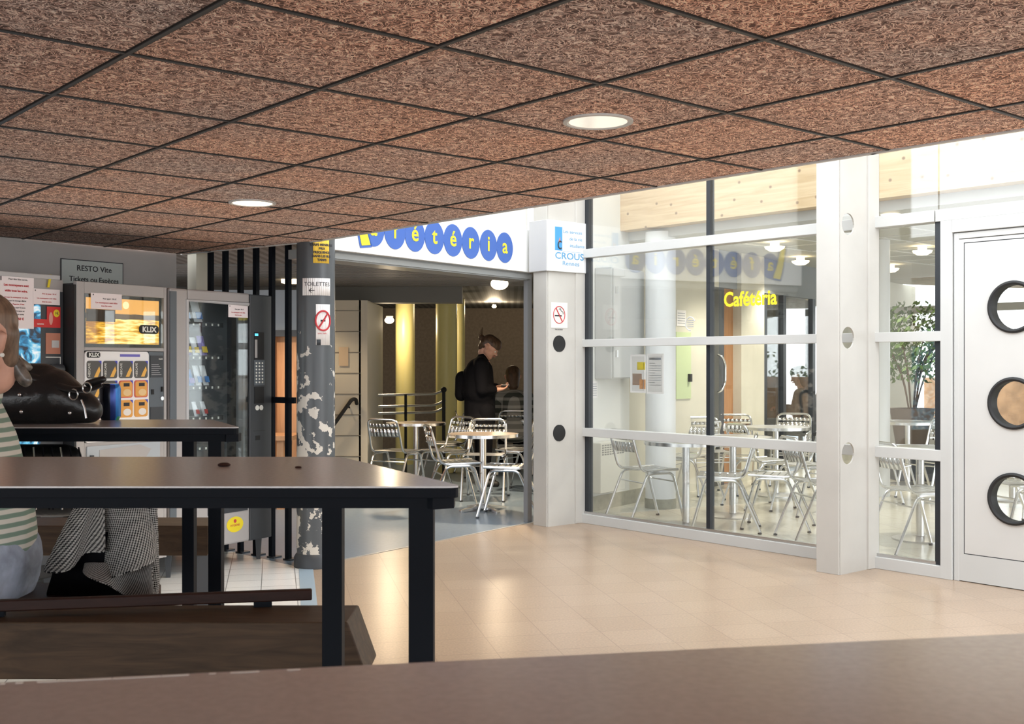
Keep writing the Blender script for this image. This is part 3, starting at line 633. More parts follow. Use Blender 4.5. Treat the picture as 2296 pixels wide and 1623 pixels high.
p=P('white paper sign TOILETTES with an arrow, on the peeling column','sign'); wrap('sheet',-122,-34,1.735,1.845,m_paper,parent=p); wraptext('TOILETTES',.036,-76,1.795,m_ink,p); wraptext('←',.05,-92,1.75,m_ink,p)
p=P('yellow poster with black lettering at the top of the column','poster'); wrap('sheet',-88,-38,1.94,2.15,mat('poster_yellow',(.85,.55,.06),.7),parent=p)
for i,s_ in enumerate(('TARIFS MENSUELS','PRIX','FREQUENCE','DANS LES BUS','TARIFS')): wraptext(s_,.02,-62,2.05-i*.024,m_ink,p,bold=.001)
p=P('torn white no smoking sticker with a red ring on the column','poster'); wrap('sheet',-80,-35,1.42,1.68,m_paper,parent=p)
b=MB(); rr=.1262
ring=[(-.052,.052)]
pts=[]
for k in range(33):
    a=2*math.pi*k/32; pts.append((.05*math.cos(a),.062*math.sin(a)))
def wp(x,z,r=.1262): a=R(-58)+x/r; return Vector((r*math.cos(a),r*math.sin(a),1.575+z))
b.tube([wp(x,z) for x,z in pts[:-1]],.006,6,closed=True); b.tube([wp(-.03+.06*k/8,-.045+.09*k/8) for k in range(9)],.006,6); b.build('red_ring',m_red,p); wrap('graphic',-66,-52,1.57,1.58,m_ink,r=.1266,parent=p); wraptext('SANS TABAC',.011,-60,1.49,m_red,p); wrap('torn_patch',-78,-66,1.42,1.455,m_plast,r=.1266,parent=p)
# slat screen
S0=Vector((-1.49,7.37,0)); SD=Vector((-.809,.588,0)); SN=Vector((.588,.809,0)); scr=thing('slat_screen','screen of tall black metal slats on feet beside the peeling column','screen',S0)
for i in range(6):
    p=SD*(.158*i); M=0
    b=MB().obox(p-SD*.017,SD,.034,SN,.03,0,2.14); b.build('slat',m_navy,scr)
    MB().obox(p-SD*.035,SD,.07,SN*1,.07,0,.012).build('foot_plate',m_plast,scr)
MB().obox(SD*-.07,SD,1.07,SN,.02,1.04,1.08).build('crossbar',m_navy,scr)
# wood doors and grey lintel seen through the slats
struct(MB().box(-5,-1.98,10.6,10.7,0,1.62).build('wall_wood',m_wood)); struct(MB().box(-5,-1.98,10.55,10.7,1.62,2.0).build('wall_lintel',mat('blue_grey_wall',(.33,.36,.39),.7)))
struct(MB().box(-2.28,-2.24,10.53,10.6,0,1.62).build('trim_10',m_wood)); struct(MB().box(-5,-1.98,10.52,10.56,1.56,1.62).build('trim_11',m_plast))
tag(rebase(MB().box(-3.6,-1.95,9.9,10.4,.62,.66).box(-3.5,-3.44,9.95,10.35,0,.62).box(-2.1,-2.04,9.95,10.35,0,.62).build('side_table',m_wood),(-2.8,10.1,0)),'orange wooden side table glimpsed behind the slat screen','table')
b=MB().box(-2.6,-1.6,11.8,12.0,0,1.975).box(-1.62,-1.53,11.8,13.2,0,1.975); bl=struct(b.build('wall_blockwork',m_block))
b=MB()
for i in range(9): b.box(-2.6,-1.599,11.793,11.8,.22*i+.1,.22*i+.106)
b.build('mortar_joint',mat('joint_grey',(.2,.19,.17),.8),bl)
tag(rebase(MB().box(-1.83,-1.73,11.785,11.79,1.28,1.48).build('paper_notice',mat('beige_paper',(.6,.48,.36),.8)),(-1.78,11.79,1.28)),'small beige paper pinned to the cream block wall','notice')
hr=thing('handrail','black sloping handrail fixed to the cream block wall','handrail',(-1.7,11.7,0))
MB().tube(fillet([(-.2,0,.62),(.02,0,.93),(.06,.02,.93),(.06,.08,.88)],.03),.02).build('rail',m_black,hr,smooth=True); MB().tube([(-.02,.0,.87),(-.02,.09,.84)],.01,8).build('bracket',m_black,hr)
# yellow columns
for px,Y,r,lab in ((908.5,14.5,.125,'yellow round column in the cafeteria, left one behind the railing'),(1001,13.4,.128,'yellow round column beside the railing end, near the standing person'),(1032,14.6,.06,'slim yellow column half hidden behind the thicker yellow column')):
    t=MB().lathe([(r,0),(r,2.15)],seg=40).build('round_column',m_ycol,smooth=True,loc=AT(px,Y)); tag(t,lab,'column')
# railing
RL=thing('railing','grey three-rail tubular railing in front of the yellow columns','railing',AT(995,13,0))
L0=AT(815,12.7)-AT(995,13)
for z in (.95,.82,.74):
    e=L0+Vector((0,0,z-.01)); MB().tube(fillet([e,Vector((-.1,0,z)),Vector((.02,.02,z+.05 if z>.9 else z+.06))],.05),.014,8).build('rail',m_alu2,RL,smooth=True)
MB().tube([(0,0,0),(0,0,1.0)],.02,10).build('post',m_black,RL,smooth=True); MB().sphere((0,0,1.0),.035).build('post_cap',m_black,RL,smooth=True)
MB().tube([L0*.48,L0*.48+Vector((0,0,.95))],.016,8).build('post',m_black,RL,smooth=True)
# ================================================================= CAFE LAMPS
def cafelamp(p,r,label,pw,warm=(1,.79,.53)):
    t=thing('wall_lamp',label,'lamp',p); MB().sphere((0,0,0),r,1,.8,.7).build('shade',m_lampglow,t,smooth=True); MB().box(-r*.7,r*.7,0,r*.8,r*.5,r*.9).build('holder',m_alu2,t)
    lamp('SPOT',(p[0],p[1],p[2]-r),pw*1.6,warm,.08,spot=R(125)) if r==.085 else lamp('POINT',(p[0],p[1]-r*1.6,p[2]-r),pw*.28,warm,.08); return t
p=AT(1120,10.6); cafelamp((p.x,p.y,1.3+(816-636)*10.6/F),.085,'large glowing lamp under the cafeteria ceiling near the corner post',95)
p=AT(873,14); cafelamp((p.x,p.y,1.3+(816-718)*14/F),.06,'glowing lamp left of the left yellow column',70)
p=AT(1108,15.5); cafelamp((p.x,p.y,1.3+(816-687)*15.5/F),.032,'small distant glowing globe above the standing person',60)
p=AT(655,11.2); tag(MB().box(-.09,.09,-.1,.1,-.02,.02).build('ceiling_lamp',m_lampglow,loc=(p.x,p.y,2.13)),'small lit ceiling lamp seen between slat and peeling column','lamp'); lamp('SPOT',(p.x,p.y,2.08),20,(1,.75,.45),.05,spot=R(125))
lamp('SPOT',(-2.3,9.7,2.1),60,(1,.82,.62),.05,spot=R(130))  # extra spot without a fitting, added to light the area behind the slats
# lamps on the ceiling of the glazed room
for px,py,lab in ((1997,602,'lit ceiling lamp, lower left one seen through the side window'),(2068,562,'lit ceiling lamp, right one seen through the side window'),(1997,472,'lit ceiling lamp above the long transom right of the holed post'),(1795,585,'lit ceiling lamp above the yellow lettering on the glass'),(1737,553,'unlit-looking small ceiling spot near the transom')):
    Y=1.17*F/(CY-py); p=AT(px,Y); t=thing('ceiling_lamp',lab if 'unlit' not in lab else 'small bright ceiling spot just under the upper transom','lamp',(p.x,p.y,2.47),group=None)
    MB().lathe([(.0,-.05),(.05,-.045),(.09,-.02),(.1,0)],seg=24).build('shade',m_lampglow,t,smooth=True); MB().lathe([(.045,0),(.045,.04)],seg=16).build('holder',m_lampglow,t)
    lamp('SPOT',(p.x,p.y,2.4),70,(1,.93,.78),.06,spot=R(130))
#@@OBJECTS@@

# ================================================================= SIGN BOX AND STICKER ON THE CORNER POST
def plocal(s):  # frame of a post
    b=G0+U*s+N*.42; return b,math.atan2(N.y,N.x)+math.pi
b0,pa=plocal(0)
t=thing('corner_sign','white and grey sign box with blue lettering wrapped around the corner post','sign',(b0.x,b0.y,2.04),pa)
MB().box(-.03,.44,-.03,.185,0,.41).build('box',m_white,t,bevel=.003)
MB().box(-.034,-.03,-.026,.181,.004,.406).build('grey_side_panel',m_lgrey,t)
Mb=lambda x,z,y=-.031: Matrix(((1,0,0,x),(0,0,-1,y),(0,1,0,z),(0,0,0,1)))
MB().box(-.02,.43,-.0315,-.03,.005,.405).build('paper',m_paper.copy() if 0 else mat('bright_paper',(.82,.83,.84),.5),t)
sb=mat('logo_blue',(.06,.3,.62),.5); sl=mat('pale_blue_ink',(.12,.33,.56),.6)
MB().box(.055,.135,-.0325,-.0315,.17,.36).build('logo_panel',sb,t)
MB().tube([(.11+.022*math.cos(a*.3),-.034,.215+.03*math.sin(a*.3)) for a in range(3,19)],.005,6).build('logo_curl',m_ink,t)
MB().prism([(.09,.235),(.115,.235),(.11,.28)],0,.001,Mb(0,0,-.0325)).build('logo_flame',mat('coral',(.75,.2,.12),.6),t)
for s_,x,z in (('Les services',.25,.315),('de la vie',.285,.26),('étudiante',.3,.205)): text('lettering',s_,.038,Mb(x,z,-.033),sl,t,sx=1.15)
text('lettering','CROUS',.075,Mb(.215,.105,-.033),sl,t,sx=1.3,bold=.001); text('lettering','Rennes',.05,Mb(.23,.055,-.033),sl,t,sx=1.3)
MB().box(.14,.36,-.0328,-.0315,.165,.167).build('rule',sl,t)
t=thing('no_smoking_sign','small square no smoking sign on the corner post above its upper blackened hole','sign',(b0.x,b0.y,1.57),pa)
MB().box(.035,.215,-.0085,-.006,.02,.225).build('plate',mat('sign_ivory',(.76,.75,.7),.5),t)
b=MB(); c0=(.122,.125)
b.tube([(c0[0]+.062*math.cos(a*math.pi/16),-.0095,c0[1]+.068*math.sin(a*math.pi/16)) for a in range(32)],.0035,6,closed=True); b.tube([(c0[0]-.035,-.0105,c0[1]+.055),(c0[0]+.035,-.0105,c0[1]-.055)],.0045,6); b.build('red_ring',m_red,t)
MB().box(.075,.15,-.0095,-.0085,.112,.124).build('cigarette',m_ink,t)
MB().tube(fillet([(.165,-.0095,.13),(.165,-.0095,.15),(.14,-.0095,.158),(.14,-.0095,.178),(.12,-.0095,.17)],.01),.0025,6).build('smoke',m_ink,t)
text('lettering','Zone non fumeur',.012,Mb(.12,.004,-.0085),m_ink,t)
# yellow lettering and papers on the glass
def on_glass(s,off=.007): p=G0+U*s+N*off; return surfM(p,U)
Mg=on_glass(1.675); Mg[2][3]=1.716
gl=text('window_lettering','Cafétéria',.145,Mg,m_yel,bold=.004,sx=.86); gl.data.transform(Matrix.Translation((-Mg[0][3],-Mg[1][3],-Mg[2][3]))); gl.location=(Mg[0][3],Mg[1][3],Mg[2][3]); tag(gl,'yellow word stuck on the large pane','lettering')
def sheet(s,z,wd,h,label,cat='poster',off=-.012,lines=(),m=None):
    p=G0+U*s+N*off; t=thing('paper_notice',label,cat,(p.x,p.y,z),ang)
    MB().box(0,wd,-.0005,.0005,0,h).build('sheet',m or m_paper,t)
    for (x0,x1,z0,z1,mm) in lines: MB().box(x0*wd,x1*wd,-.0015,-.0005,z0*h,z1*h).build('print',mm,t)
    return t
gp=mat('grey_print',(.36,.38,.42),.7); op=mat('orange_print',(.75,.35,.12),.7)
sheet(.5,1.075,.165,.3,'poster with an orange cup picture, left one of the pair behind the big pane',lines=((.1,.9,.05,.95,mat('pale_print',(.68,.66,.64),.8)),(.45,.95,.6,.8,m_yel),(.15,.75,.2,.5,op),(.6,.98,.1,.35,op)))
sheet(.675,1.07,.175,.31,'grey printed notice, right one of the pair behind the big pane',lines=((.08,.92,.05,.95,mat('pale_print',(.68,.66,.64),.8)),(.15,.85,.84,.9,gp))+tuple((.15,.85 if i%4 else .5,.75-i*.06,.765-i*.06,gp) for i in range(10)))
t=thing('round_sticker','small round transparent sticker on the big pane near the dark mullion','sticker',G0+U*1.13+N*.007+Vector((0,0,1.6)),ang); MB().tube([(.045*math.cos(a*.4),0,.05*math.sin(a*.4)) for a in range(1,13)],.005,6).build('ring',m_white,t)
for i in range(4): MB().box(-.03,.03,-.001,.001,-.025+i*.015,-.02+i*.015).build('print',gp,t)
# ---- things along the side wall of the glazed room
wa=math.atan2(D.y,D.x)
t=thing('wall_cabinet','tall white locker cabinet hung on the white side wall behind the pane','cabinet',W0+D*.08+DN*.003+Vector((0,0,1.17)),wa)
MB().box(0,.56,-.17,0,0,.98).build('body',m_white,t,bevel=.004); dd=MB().box(.01,.55,-.19,-.17,.01,.97).build('door',m_white,t,bevel=.004)
for z in (.22,.78): MB().box(.03,.05,-.21,-.19,z-.03,z+.03).build('lock',m_alu,dd)
t=thing('radiator','low cream convector radiator with a slotted grille on the side wall','radiator',W0+D*-.02+DN*.015+Vector((0,0,.17)),wa)
MB().box(0,.42,-.11,0,0,.44).build('body',mat('radiator_cream',(.7,.68,.6),.5),t,bevel=.006)
b=MB()
for i in range(5):
    for k in range(9): b.box(.02+k*.043,.052+k*.043,-.1105,-.109,.33+i*.02,.342+i*.02)
b.build('grille',mat('slot_grey',(.25,.24,.22),.6),t)
t=thing('paper_notice','small lined notice on the cream wall right of the white column','notice',W0+D*1.62+DN*.003+Vector((0,0,1.68)),wa); MB().box(0,.2,-.002,0,0,.16).build('sheet',m_paper,t)
for i in range(5): MB().box(.02,.18,-.003,-.002,.025+i*.025,.032+i*.025).build('print',gp,t)
t=thing('paper_notice','faint lined notice low on the white wall beside the radiator','notice',W0+D*.0+DN*.003+Vector((0,0,1.0)),wa); MB().box(0,.12,-.002,0,0,.15).build('sheet',m_paper,t)
for i in range(6): MB().box(.015,.105,-.003,-.002,.02+i*.02,.026+i*.02).build('print',gp,t)

# ================================================================= CAFE CHAIRS AND TABLES
def make_chair():
    t=thing('bistro_chair','aluminium bistro chair','chair')
    r=.0115; w_=.185
    loop=fillet([(.2,w_,.43),(-.15,w_,.42),(-.245,w_-.01,.755),(-.245,-w_+.01,.755),(-.15,-w_,.42),(.2,-w_,.43)],.07,6)
    MB().tube(loop,r,8).build('back_frame',m_alu,t,smooth=True)
    for sx in (1,-1):
        for sy in (1,-1):
            foot=(.25 if sx>0 else -.27); top=(.14 if sx>0 else -.1)
            L=MB().tube(fillet([(foot,sy*.2,.012),(top,sy*.198,.405),(.02,sy*.198,.405)],.05,5),r,8).build('leg',m_alu,t,smooth=True)
            MB().tube([(foot,sy*.2,0),(foot-.006*sx,sy*.2,.016)],r*1.3,8).build('foot_cap',m_plast,L)
    for x in (.17,-.14): MB().tube([(x,.198,.33),(x,-.198,.33)],.007,6).build('stretcher',m_alu,t,smooth=True)
    b=MB()
    for i in range(6):
        x=-.13+i*.058; b.box(x,x+.046,-w_,w_,.43-.004+abs(i-2.5)*.002,.43+abs(i-2.5)*.002)
    b.build('seat',m_alu2,t,bevel=.002)
    for z0,z1 in ((.58,.66),(.68,.71)):
        b=MB()
        def bp(k,z): 
            y=-w_+.01+k*(2*w_-.02)/8; x=-.15-.095*(z-.42)/.335-.03*math.sin(math.pi*k/8); return Vector((x,y,z))
        for k in range(8):
            b._f([b.b.verts.new(p) for p in (bp(k,z0),bp(k+1,z0),bp(k+1,z1),bp(k,z1))])
        o=b.build('backrest',m_alu,t,smooth=True); md=o.modifiers.new('thickness','SOLIDIFY'); md.thickness=.004
    return t
def make_table(r,cross):
    t=thing('bistro_table','round aluminium bistro table','table')
    MB().lathe([(0,.672),(r,.672),(r,.68),(0,.68)],seg=48).build('tabletop',m_alu2 if not cross else mat('brown_grey_top',(.3,.24,.2),.3,metal=.2),t,smooth=True)
    MB().lathe([(r-.004,.655),(r+.006,.655),(r+.006,.683),(r-.004,.683)],seg=48,close=True).build('rim',m_alu,t,smooth=True)
    MB().lathe([(.03,.03),(.03,.672)],seg=20).build('pedestal',m_alu,t,smooth=True)
    if cross:
        for k in range(4):
            a=R(35+90*k); c,s=math.cos(a),math.sin(a); M=Matrix.Rotation(a,4,'Z'); f=MB().prism([(0,.06),(0,.02),(.22,0),(.24,0),(.24,.02)],-.02,.02,M@Matrix.Rotation(R(90),4,'X')).build('foot',m_alu,t,bevel=.003)
    else: MB().lathe([(0,0),(.2,0),(.2,.012),(.16,.018),(0,.03)],seg=40).build('base',m_alu2,t,smooth=True)
    return t
ch0=make_chair(); used=[0]
GC='aluminium chairs in the cafeteria behind the opening'; GG='aluminium chairs in the glazed room'
def chair(px,Y,face,label,group):
    p=AT(px,Y)
    if not used[0]: used[0]=1; c=ch0; c.location=p; c.rotation_euler=(0,0,R(face)); c['label']=label; c['group']=group; return c
    return copy_tree(ch0,label,p,R(face),group=group)
for a in ((888,11.2,62,'bistro chair at far left of the opening, in front of the left yellow column'),
 (1018,9.95,14,'bistro chair pushed in from the left at the round table with cross foot'),
 (1088,10.75,-95,'bistro chair behind the round table with cross foot, backrest seen under the tabletop'),
 (1143,9.55,172,'bistro chair right of the round table with cross foot, partly behind the grey jamb'),
 (1152,13.2,92,'bistro chair carrying the seated plaid person, against the right jamb'),
 (1046,13.6,30,'bistro chair half hidden left of the standing person'),
 (1004,12.4,200,'bistro chair between the thick yellow column and the standing person'),
 (1000,11.3,225,'bistro chair right of the smaller back table'),
 (1170,11.4,150,'bistro chair at the jamb behind the right chair of the near table')): chair(*a,GC)
for a in ((1447,9.3,25,'bistro chair nearest the radiator, left end of the glazed room'),
 (1625,8.75,168,'bistro chair just right of the dark mullion, back turned right'),
 (1742,8.85,160,'bistro chair behind the pane with its back near the holed post'),
 (1838,8.3,8,'bistro chair cut by the post with three holes'),
 (1548,10.6,150,'bistro chair behind the thick pedestal near the mullion'),
 (1590,11.15,-80,'bistro chair beyond the left glazed-room table, left of the mullion line'),
 (1652,11.75,-95,'bistro chair in the back row, centred in the big pane'),
 (1775,12.0,-110,'bistro chair in the back row before the dark-framed opening'),
 (1812,9.7,200,'bistro chair in the middle row next to the post with holes'),
 (1702,10.15,20,'bistro chair behind the second pedestal in the big pane'),
 (2052,7.75,12,'bistro chair nearest in the side window'),
 (1985,10.6,-40,'bistro chair farther back at the left of the side window'),
 (2085,10.8,-150,'bistro chair farther back at the right of the side window'),
 (2062,13.2,-120,'bistro chair beside the plant pot'),
 (2245,9.6,60,'bistro chair seen through the middle porthole'),
 (2285,8.2,190,'bistro chair seen through the lowest porthole')): chair(*a,GG)
ta=make_table(.31,True); ta.location=AT(1083,9.9); ta['label']='round bistro table with cross foot, nearest in the opening'
tb=copy_tree(ta,'round bistro table farther back, left of the cross-foot one',AT(933,11.8))
td=make_table(.33,False); td.location=AT(1538,8.95); td['label']='round bistro table with disc base, left of the dark mullion'
for px,Y,lab in ((1643,9.5,'round bistro table with disc base, just right of the dark mullion'),(1740,11.0,'round bistro table with disc base in the back row of the glazed room'),(2063,8.25,'round bistro table with disc base in the side window'),(2035,12.0,'round bistro table before the potted tree'),(2270,10.6,'round bistro table seen through the portholes')):
    copy_tree(td,lab,AT(px,Y))
# ================================================================= POTTED TREE
pt=thing('potted_tree','small leafy tree in a brown pot on a stand before the bright windows','plant',AT(2045,12.6))
MB().lathe([(.0,.35),(.17,.35),(.24,.78),(.25,.8),(.22,.8),(.2,.76),(0,.76)],seg=28).build('pot',mat('brown_pot',(.13,.1,.08),.6),pt,smooth=True)
MB().box(-.25,.25,-.25,.25,0,.35).build('stand',m_plast,pt,bevel=.01)
b=MB(); rnd=random.Random(3); tips=[]
for i in range(9):
    a=i*.8; x,y=math.cos(a),math.sin(a); pts=[(x*.03,y*.03,.74),(x*.1,y*.1,1.05+.03*i),(x*(.22+.02*i),y*(.2+.02*i),1.35+.05*i)]
    b.tube(fillet(pts,.2,4),[.013*(1-.5*k/9) for k in range(12)][:len(fillet(pts,.2,4))] if 0 else .009,6); tips.append(Vector(pts[-1]))
b.build('trunk',m_bark,pt)
b=MB()
for i in range(1500):
    c=rnd.choice(tips)+Vector((rnd.gauss(0,.15),rnd.gauss(0,.15),rnd.gauss(0,.16))) if rnd.random()<.6 else Vector((rnd.uniform(-.45,.45),rnd.uniform(-.35,.35),rnd.uniform(1.1,2.0)))
    if (c.x/.5)**2+((c.z-1.5)/.52)**2>1: continue
    n_=Vector((rnd.gauss(0,1),rnd.gauss(0,1),rnd.gauss(0,1))).normalized(); u_=n_.orthogonal().normalized(); v_=n_.cross(u_); L_=rnd.uniform(.03,.05)
    b._f([b.b.verts.new(q) for q in (c-u_*L_,c+v_*L_*.42+n_*.004,c+u_*L_,c-v_*L_*.42)])
b.build('foliage',m_leaf,pt,recalc=False)
t=thing('hedge_shrub','green shrub outside behind the brick wall','shrub',bw(2.5)+nb*9); b=MB()
for i in range(1200):
    c=Vector((rnd.gauss(0,1.1),rnd.gauss(0,.4),abs(rnd.gauss(0,.5))+.2)); n_=Vector((rnd.gauss(0,1),rnd.gauss(0,1),rnd.gauss(0,1))).normalized(); u_=n_.orthogonal().normalized(); v_=n_.cross(u_)
    b._f([b.b.verts.new(q) for q in (c-u_*.07,c+v_*.04,c+u_*.07,c-v_*.04)])
b.build('foliage',m_leaf,t,recalc=False)

# ================================================================= VENDING MACHINES
MD=Vector((.53,.848,0)).normalized(); ma=math.atan2(MD.y,MD.x)
def feet(t,w_,d_,h=.14):
    for x in (.05,w_-.05):
        for y in (.06,d_-.06): MB().lathe([(.018,0),(.03,h)],(x,y,0),4).build('leg',m_plast,t)
def printed(t,items):
    for (x0,x1,z0,z1,mm,yy) in items: MB().box(x0,x1,yy-.002,yy,z0,z1).build('print',mm,t)
def notice(name,o,rz,wd,h,label,lines,curl=0):
    t=thing('paper_notice',label,'notice',o,rz)
    MB().box(0,wd,-.001,.0,0,h).build('sheet',mat('pinkish_paper',(.92,.84,.85),.8),t)
    MB().box(.06*wd,.09*wd,-.0015,-.001,h*.84,h*.93).build('print',m_ink,t)
    for s_,x,z,sz,mm,bo in lines: text('lettering',s_,sz,Ms(x*wd,z*h,-.0018),mm,t,bold=bo)
    return t
def mloc(o,x,y,z): return Vector((o.x+MD.x*x-MD.y*y,o.y+MD.y*x+MD.x*y,z))
# --- drinks machine with picture
KO=Vector((-2.408,6.167,0)); KW=.628
t=thing('coffee_machine','grey hot drinks machine with a glowing golden sunset picture','vending machine',KO,ma)
MB().box(0,KW,.03,.78,.14,1.75).build('cabinet',m_plast,t,bevel=.006)
dr2=MB(); dr2.box(0,.05,0,.03,.14,1.76); dr2.box(KW-.02,KW,0,.03,.14,1.76); dr2.box(.05,KW-.02,0,.03,1.695,1.76); dr2.box(.05,KW-.02,0,.03,1.375,1.395); dr2.box(.05,KW-.02,0,.03,.14,.86); dr2.build('door_frame',m_grey,t,bevel=.003)
MB().box(-.012,0,.005,.2,.16,1.74).build('side_trim',m_black,t)
MB().box(.05,.608,.022,.03,1.395,1.695).build('picture_surround',m_black,t)
MB().box(.075,.585,.018,.022,1.415,1.675).build('picture',MATS['backlit_sunset'],t)
MB().lathe([(0,-.001),(.022,-.001),(.022,.0),(0,.0)],seg=24,M=Matrix.Translation((.345,.017,1.64))@Matrix.Rotation(R(90),4,'X')).build('sun_disc',mat('sun_print',(1,.8,.45),.5,emit=.6,emitcol=(1,.75,.4)),t)
MB().box(.075,.27,.016,.018,1.54,1.61).build('pier',mat('pier_print',(.1,.06,.035),.6),t)
MB().box(.05,.608,.004,.008,1.395,1.695).build('window_pane',m_glass2,t)
MB().prism(rrect(.425,.57,1.478,1.53,.024),0,.002,Ms(0,0,.003)).build('logo_plate',m_black,t); text('logo','KLIX',.044,Ms(.499,1.489,0),mat('logo_white',(.9,.9,.85),.5),t,bold=.0015,sx=1.1)
pan=MB().prism(rrect(.05,.49,.86,1.372,.02),0,.01,Ms(0,0,.004)).build('selection_panel',mat('panel_white',(.92,.91,.91),.4),t)
MB().prism(rrect(.06,.15,1.335,1.368,.012),0,.001,Ms(0,0,-.006)).build('logo_plate',m_black,t); text('logo','KLIX',.03,Ms(.108,1.342,-.008),MATS['logo_white'],t,bold=.001,sx=1.1)
MB().box(.285,.425,-.0075,-.006,1.342,1.356).build('violet_strip',mat('violet',(.17,.15,.55),.5),t)
ob=mat('orange_label',(.8,.38,.08),.5); rb=mat('red_label',(.65,.12,.08),.5); cb=mat('charcoal_label',(.09,.085,.08),.4); fl_=mat('flame_label',(.9,.5,.1),.5); wl_=mat('cup_white',(.85,.8,.75),.5); bl_=mat('corner_blue',(.05,.06,.5),.5)
for r_ in range(3):
    for c_ in range(4):
        x0=.06+c_*.108; z1=1.318-r_*.113; dark=(r_==0) or (r_==1 and c_<2)
        bt=MB().prism(rrect(0,.095,0,.1,.014),0,.004,Ms(x0,z1-.1,-.006)).build('drink_button',cb if dark else (rb if r_==1 or c_==0 else ob),t)
        if dark:
            MB().prism([(.045,.008),(.07,.008),(.088,.045),(.08,.068),(.062,.04)],0,.001,Ms(x0,z1-.1,-.0101)).build('swoosh',fl_,bt)
        else:
            MB().prism(rrect(.006,.089,.006,.094,.012) if c_ else rrect(.03,.089,.006,.094,.012),0,.001,Ms(x0,z1-.1,-.0101)).build('label',ob,bt)
            MB().prism(ell(.055,.03,.028,.02,20),0,.001,Ms(x0,z1-.1,-.0112)).build('cup_picture',wl_ if r_==2 else mat('foam',(.85,.6,.3),.6),bt); MB().box(x0+.03,x0+.072,-.0112,-.0101,z1-.035,z1-.015).build('label_title',m_ink,bt)
        if dark or c_==0:
            o=text('lettering','NESCAFÉ',.019,Matrix.Translation((x0+.02,-.0112,z1-.052))@Matrix(((0,-1,0,0),(0,0,-1,0),(1,0,0,0),(0,0,0,1))),MATS['logo_white'],bt)
        MB().prism([(.075,.1),(.095,.1),(.095,.08)],0,.001,Ms(x0,z1-.1,-.0101)).build('blue_corner',bl_,bt)
MB().box(.495,.605,.0,.03,.86,1.372).build('coin_panel',m_slate,t,bevel=.003); MB().box(.505,.598,-.003,.0,1.22,1.35).build('info_plate',m_plast,t); text('lettering','KLIX',.014,Ms(.58,1.325,-.004),MATS['logo_white'],t)
for i in range(6): MB().box(.512,.585-.01*(i%3),-.004,-.003,1.235+i*.012,1.238+i*.012).build('print',m_lgrey,t)
MB().box(.505,.598,-.003,0,.87,1.045).build('info_plate',m_plast,t); MB().box(.512,.53,-.005,0,1.12,1.15).build('coin_slot',m_black,t)
MB().lathe([(0,-.01),(.012,-.01),(.014,0)],seg=20,M=Matrix.Translation((.588,0,1.095))@Matrix.Rotation(R(90),4,'X')@Matrix.Diagonal((1,1,-1,1))).build('key_lock',m_alu,t); MB().box(.585,.595,-.01,0,1.135,1.165).build('reject_button',m_black,t)
MB().prism([(.06,.62),(.06,.84),(.57,.84),(.57,.62)],0,.012,Ms(0,0,0)).build('dispenser_frame',mat('pale_blue_grey',(.42,.46,.5),.4),t,bevel=.004)
MB().prism([(.14,.66),(.14,.815),(.42,.83),(.5,.8),(.42,.7),(.42,.66)],0,.003,Ms(0,0,-.012)).build('dispenser_recess',m_grey,t); MB().tube([(.085,-.02,.72),(.085,-.02,.79)],.012,10).build('dispenser_handle',m_plast,t,smooth=True)
feet(t,KW,.78)
notice('',mloc(KO,.09,-.002,1.61),ma,.21,.09,'pinkish paper notice taped over the top left of the sunset picture',(('Pour payer : 50 c€',.6,.62,.012,m_ink,0),('Les monnayeurs sont vides',.5,.36,.0135,m_red,0),('tous les soirs',.5,.16,.0135,m_red,0)))
# --- snack machine
SO=Vector((-2.07,6.72,0)); GWd=.66; SWd=.86
t=thing('snack_machine','tall silver snack machine with packets behind glass and a dark keypad column','vending machine',SO,ma)
b=MB(); b.box(.02,.04,.03,.82,.147,1.74); b.box(GWd-.02,GWd,.03,.82,.147,1.74); b.box(.02,SWd,.8,.82,.147,1.74); b.box(.02,SWd,.03,.82,1.72,1.74); b.box(.02,SWd,.03,.82,.147,.165); b.build('cabinet',mat('cabinet_inner_grey',(.2,.21,.22),.5),t)
b=MB(); b.box(0,.14,-.01,.03,.147,1.76); b.box(.14,GWd,-.01,.03,1.69,1.76); b.box(.14,GWd,-.01,.03,.147,.6); b.build('door_frame',m_grey,t,bevel=.012)
MB().box(0,.05,-.014,-.008,.147,1.74).build('side_trim',m_slate,t)
MB().tube([(.135,-.006,.6),(.135,-.006,1.69),(.65,-.006,1.69)],.014,8).build('door_moulding',m_lgrey,t,smooth=True)
MB().box(.14,GWd,.0,.006,.6,1.69).build('glass_door',m_glass2,t)
MB().box(.52,.56,.01,.05,.6,1.69).build('inner_post',m_black,t)
cp_=MB().box(GWd,SWd,-.012,.8,.147,1.755).build('control_column',m_plast,t,bevel=.006)
MB().box(.7,.785,-.016,-.012,1.33,1.51).build('display',m_black,t); MB().box(.7,.73,-.018,-.016,1.485,1.5).build('display_light',mat('cyan_led',(.1,.5,.7),.5,emit=.8),t); MB().box(.7,.722,-.018,-.016,1.34,1.46).build('print',m_grey,t)
MB().box(.695,.79,-.016,-.012,1.16,1.325).build('keypad',m_slate,t)
for r_ in range(7):
    for c_ in range(3): MB().lathe([(0,-.004),(.006,-.004),(.006,0)],seg=10,M=Matrix.Translation((.712+c_*.028,-.016,1.18+r_*.021))@Matrix.Rotation(R(90),4,'X')@Matrix.Diagonal((1,1,-1,1))).build('key',MATS['logo_white'],t)
MB().box(.7,.785,-.015,-.012,1.04,1.15).build('note_slot',m_black,t)
for x in (.725,.762): MB().lathe([(0,-.003),(.017,-.003),(.017,0)],seg=20,M=Matrix.Translation((x,-.012,1.012))@Matrix.Rotation(R(90),4,'X')@Matrix.Diagonal((1,1,-1,1))).build('coin_disc',MATS['logo_white'],t)
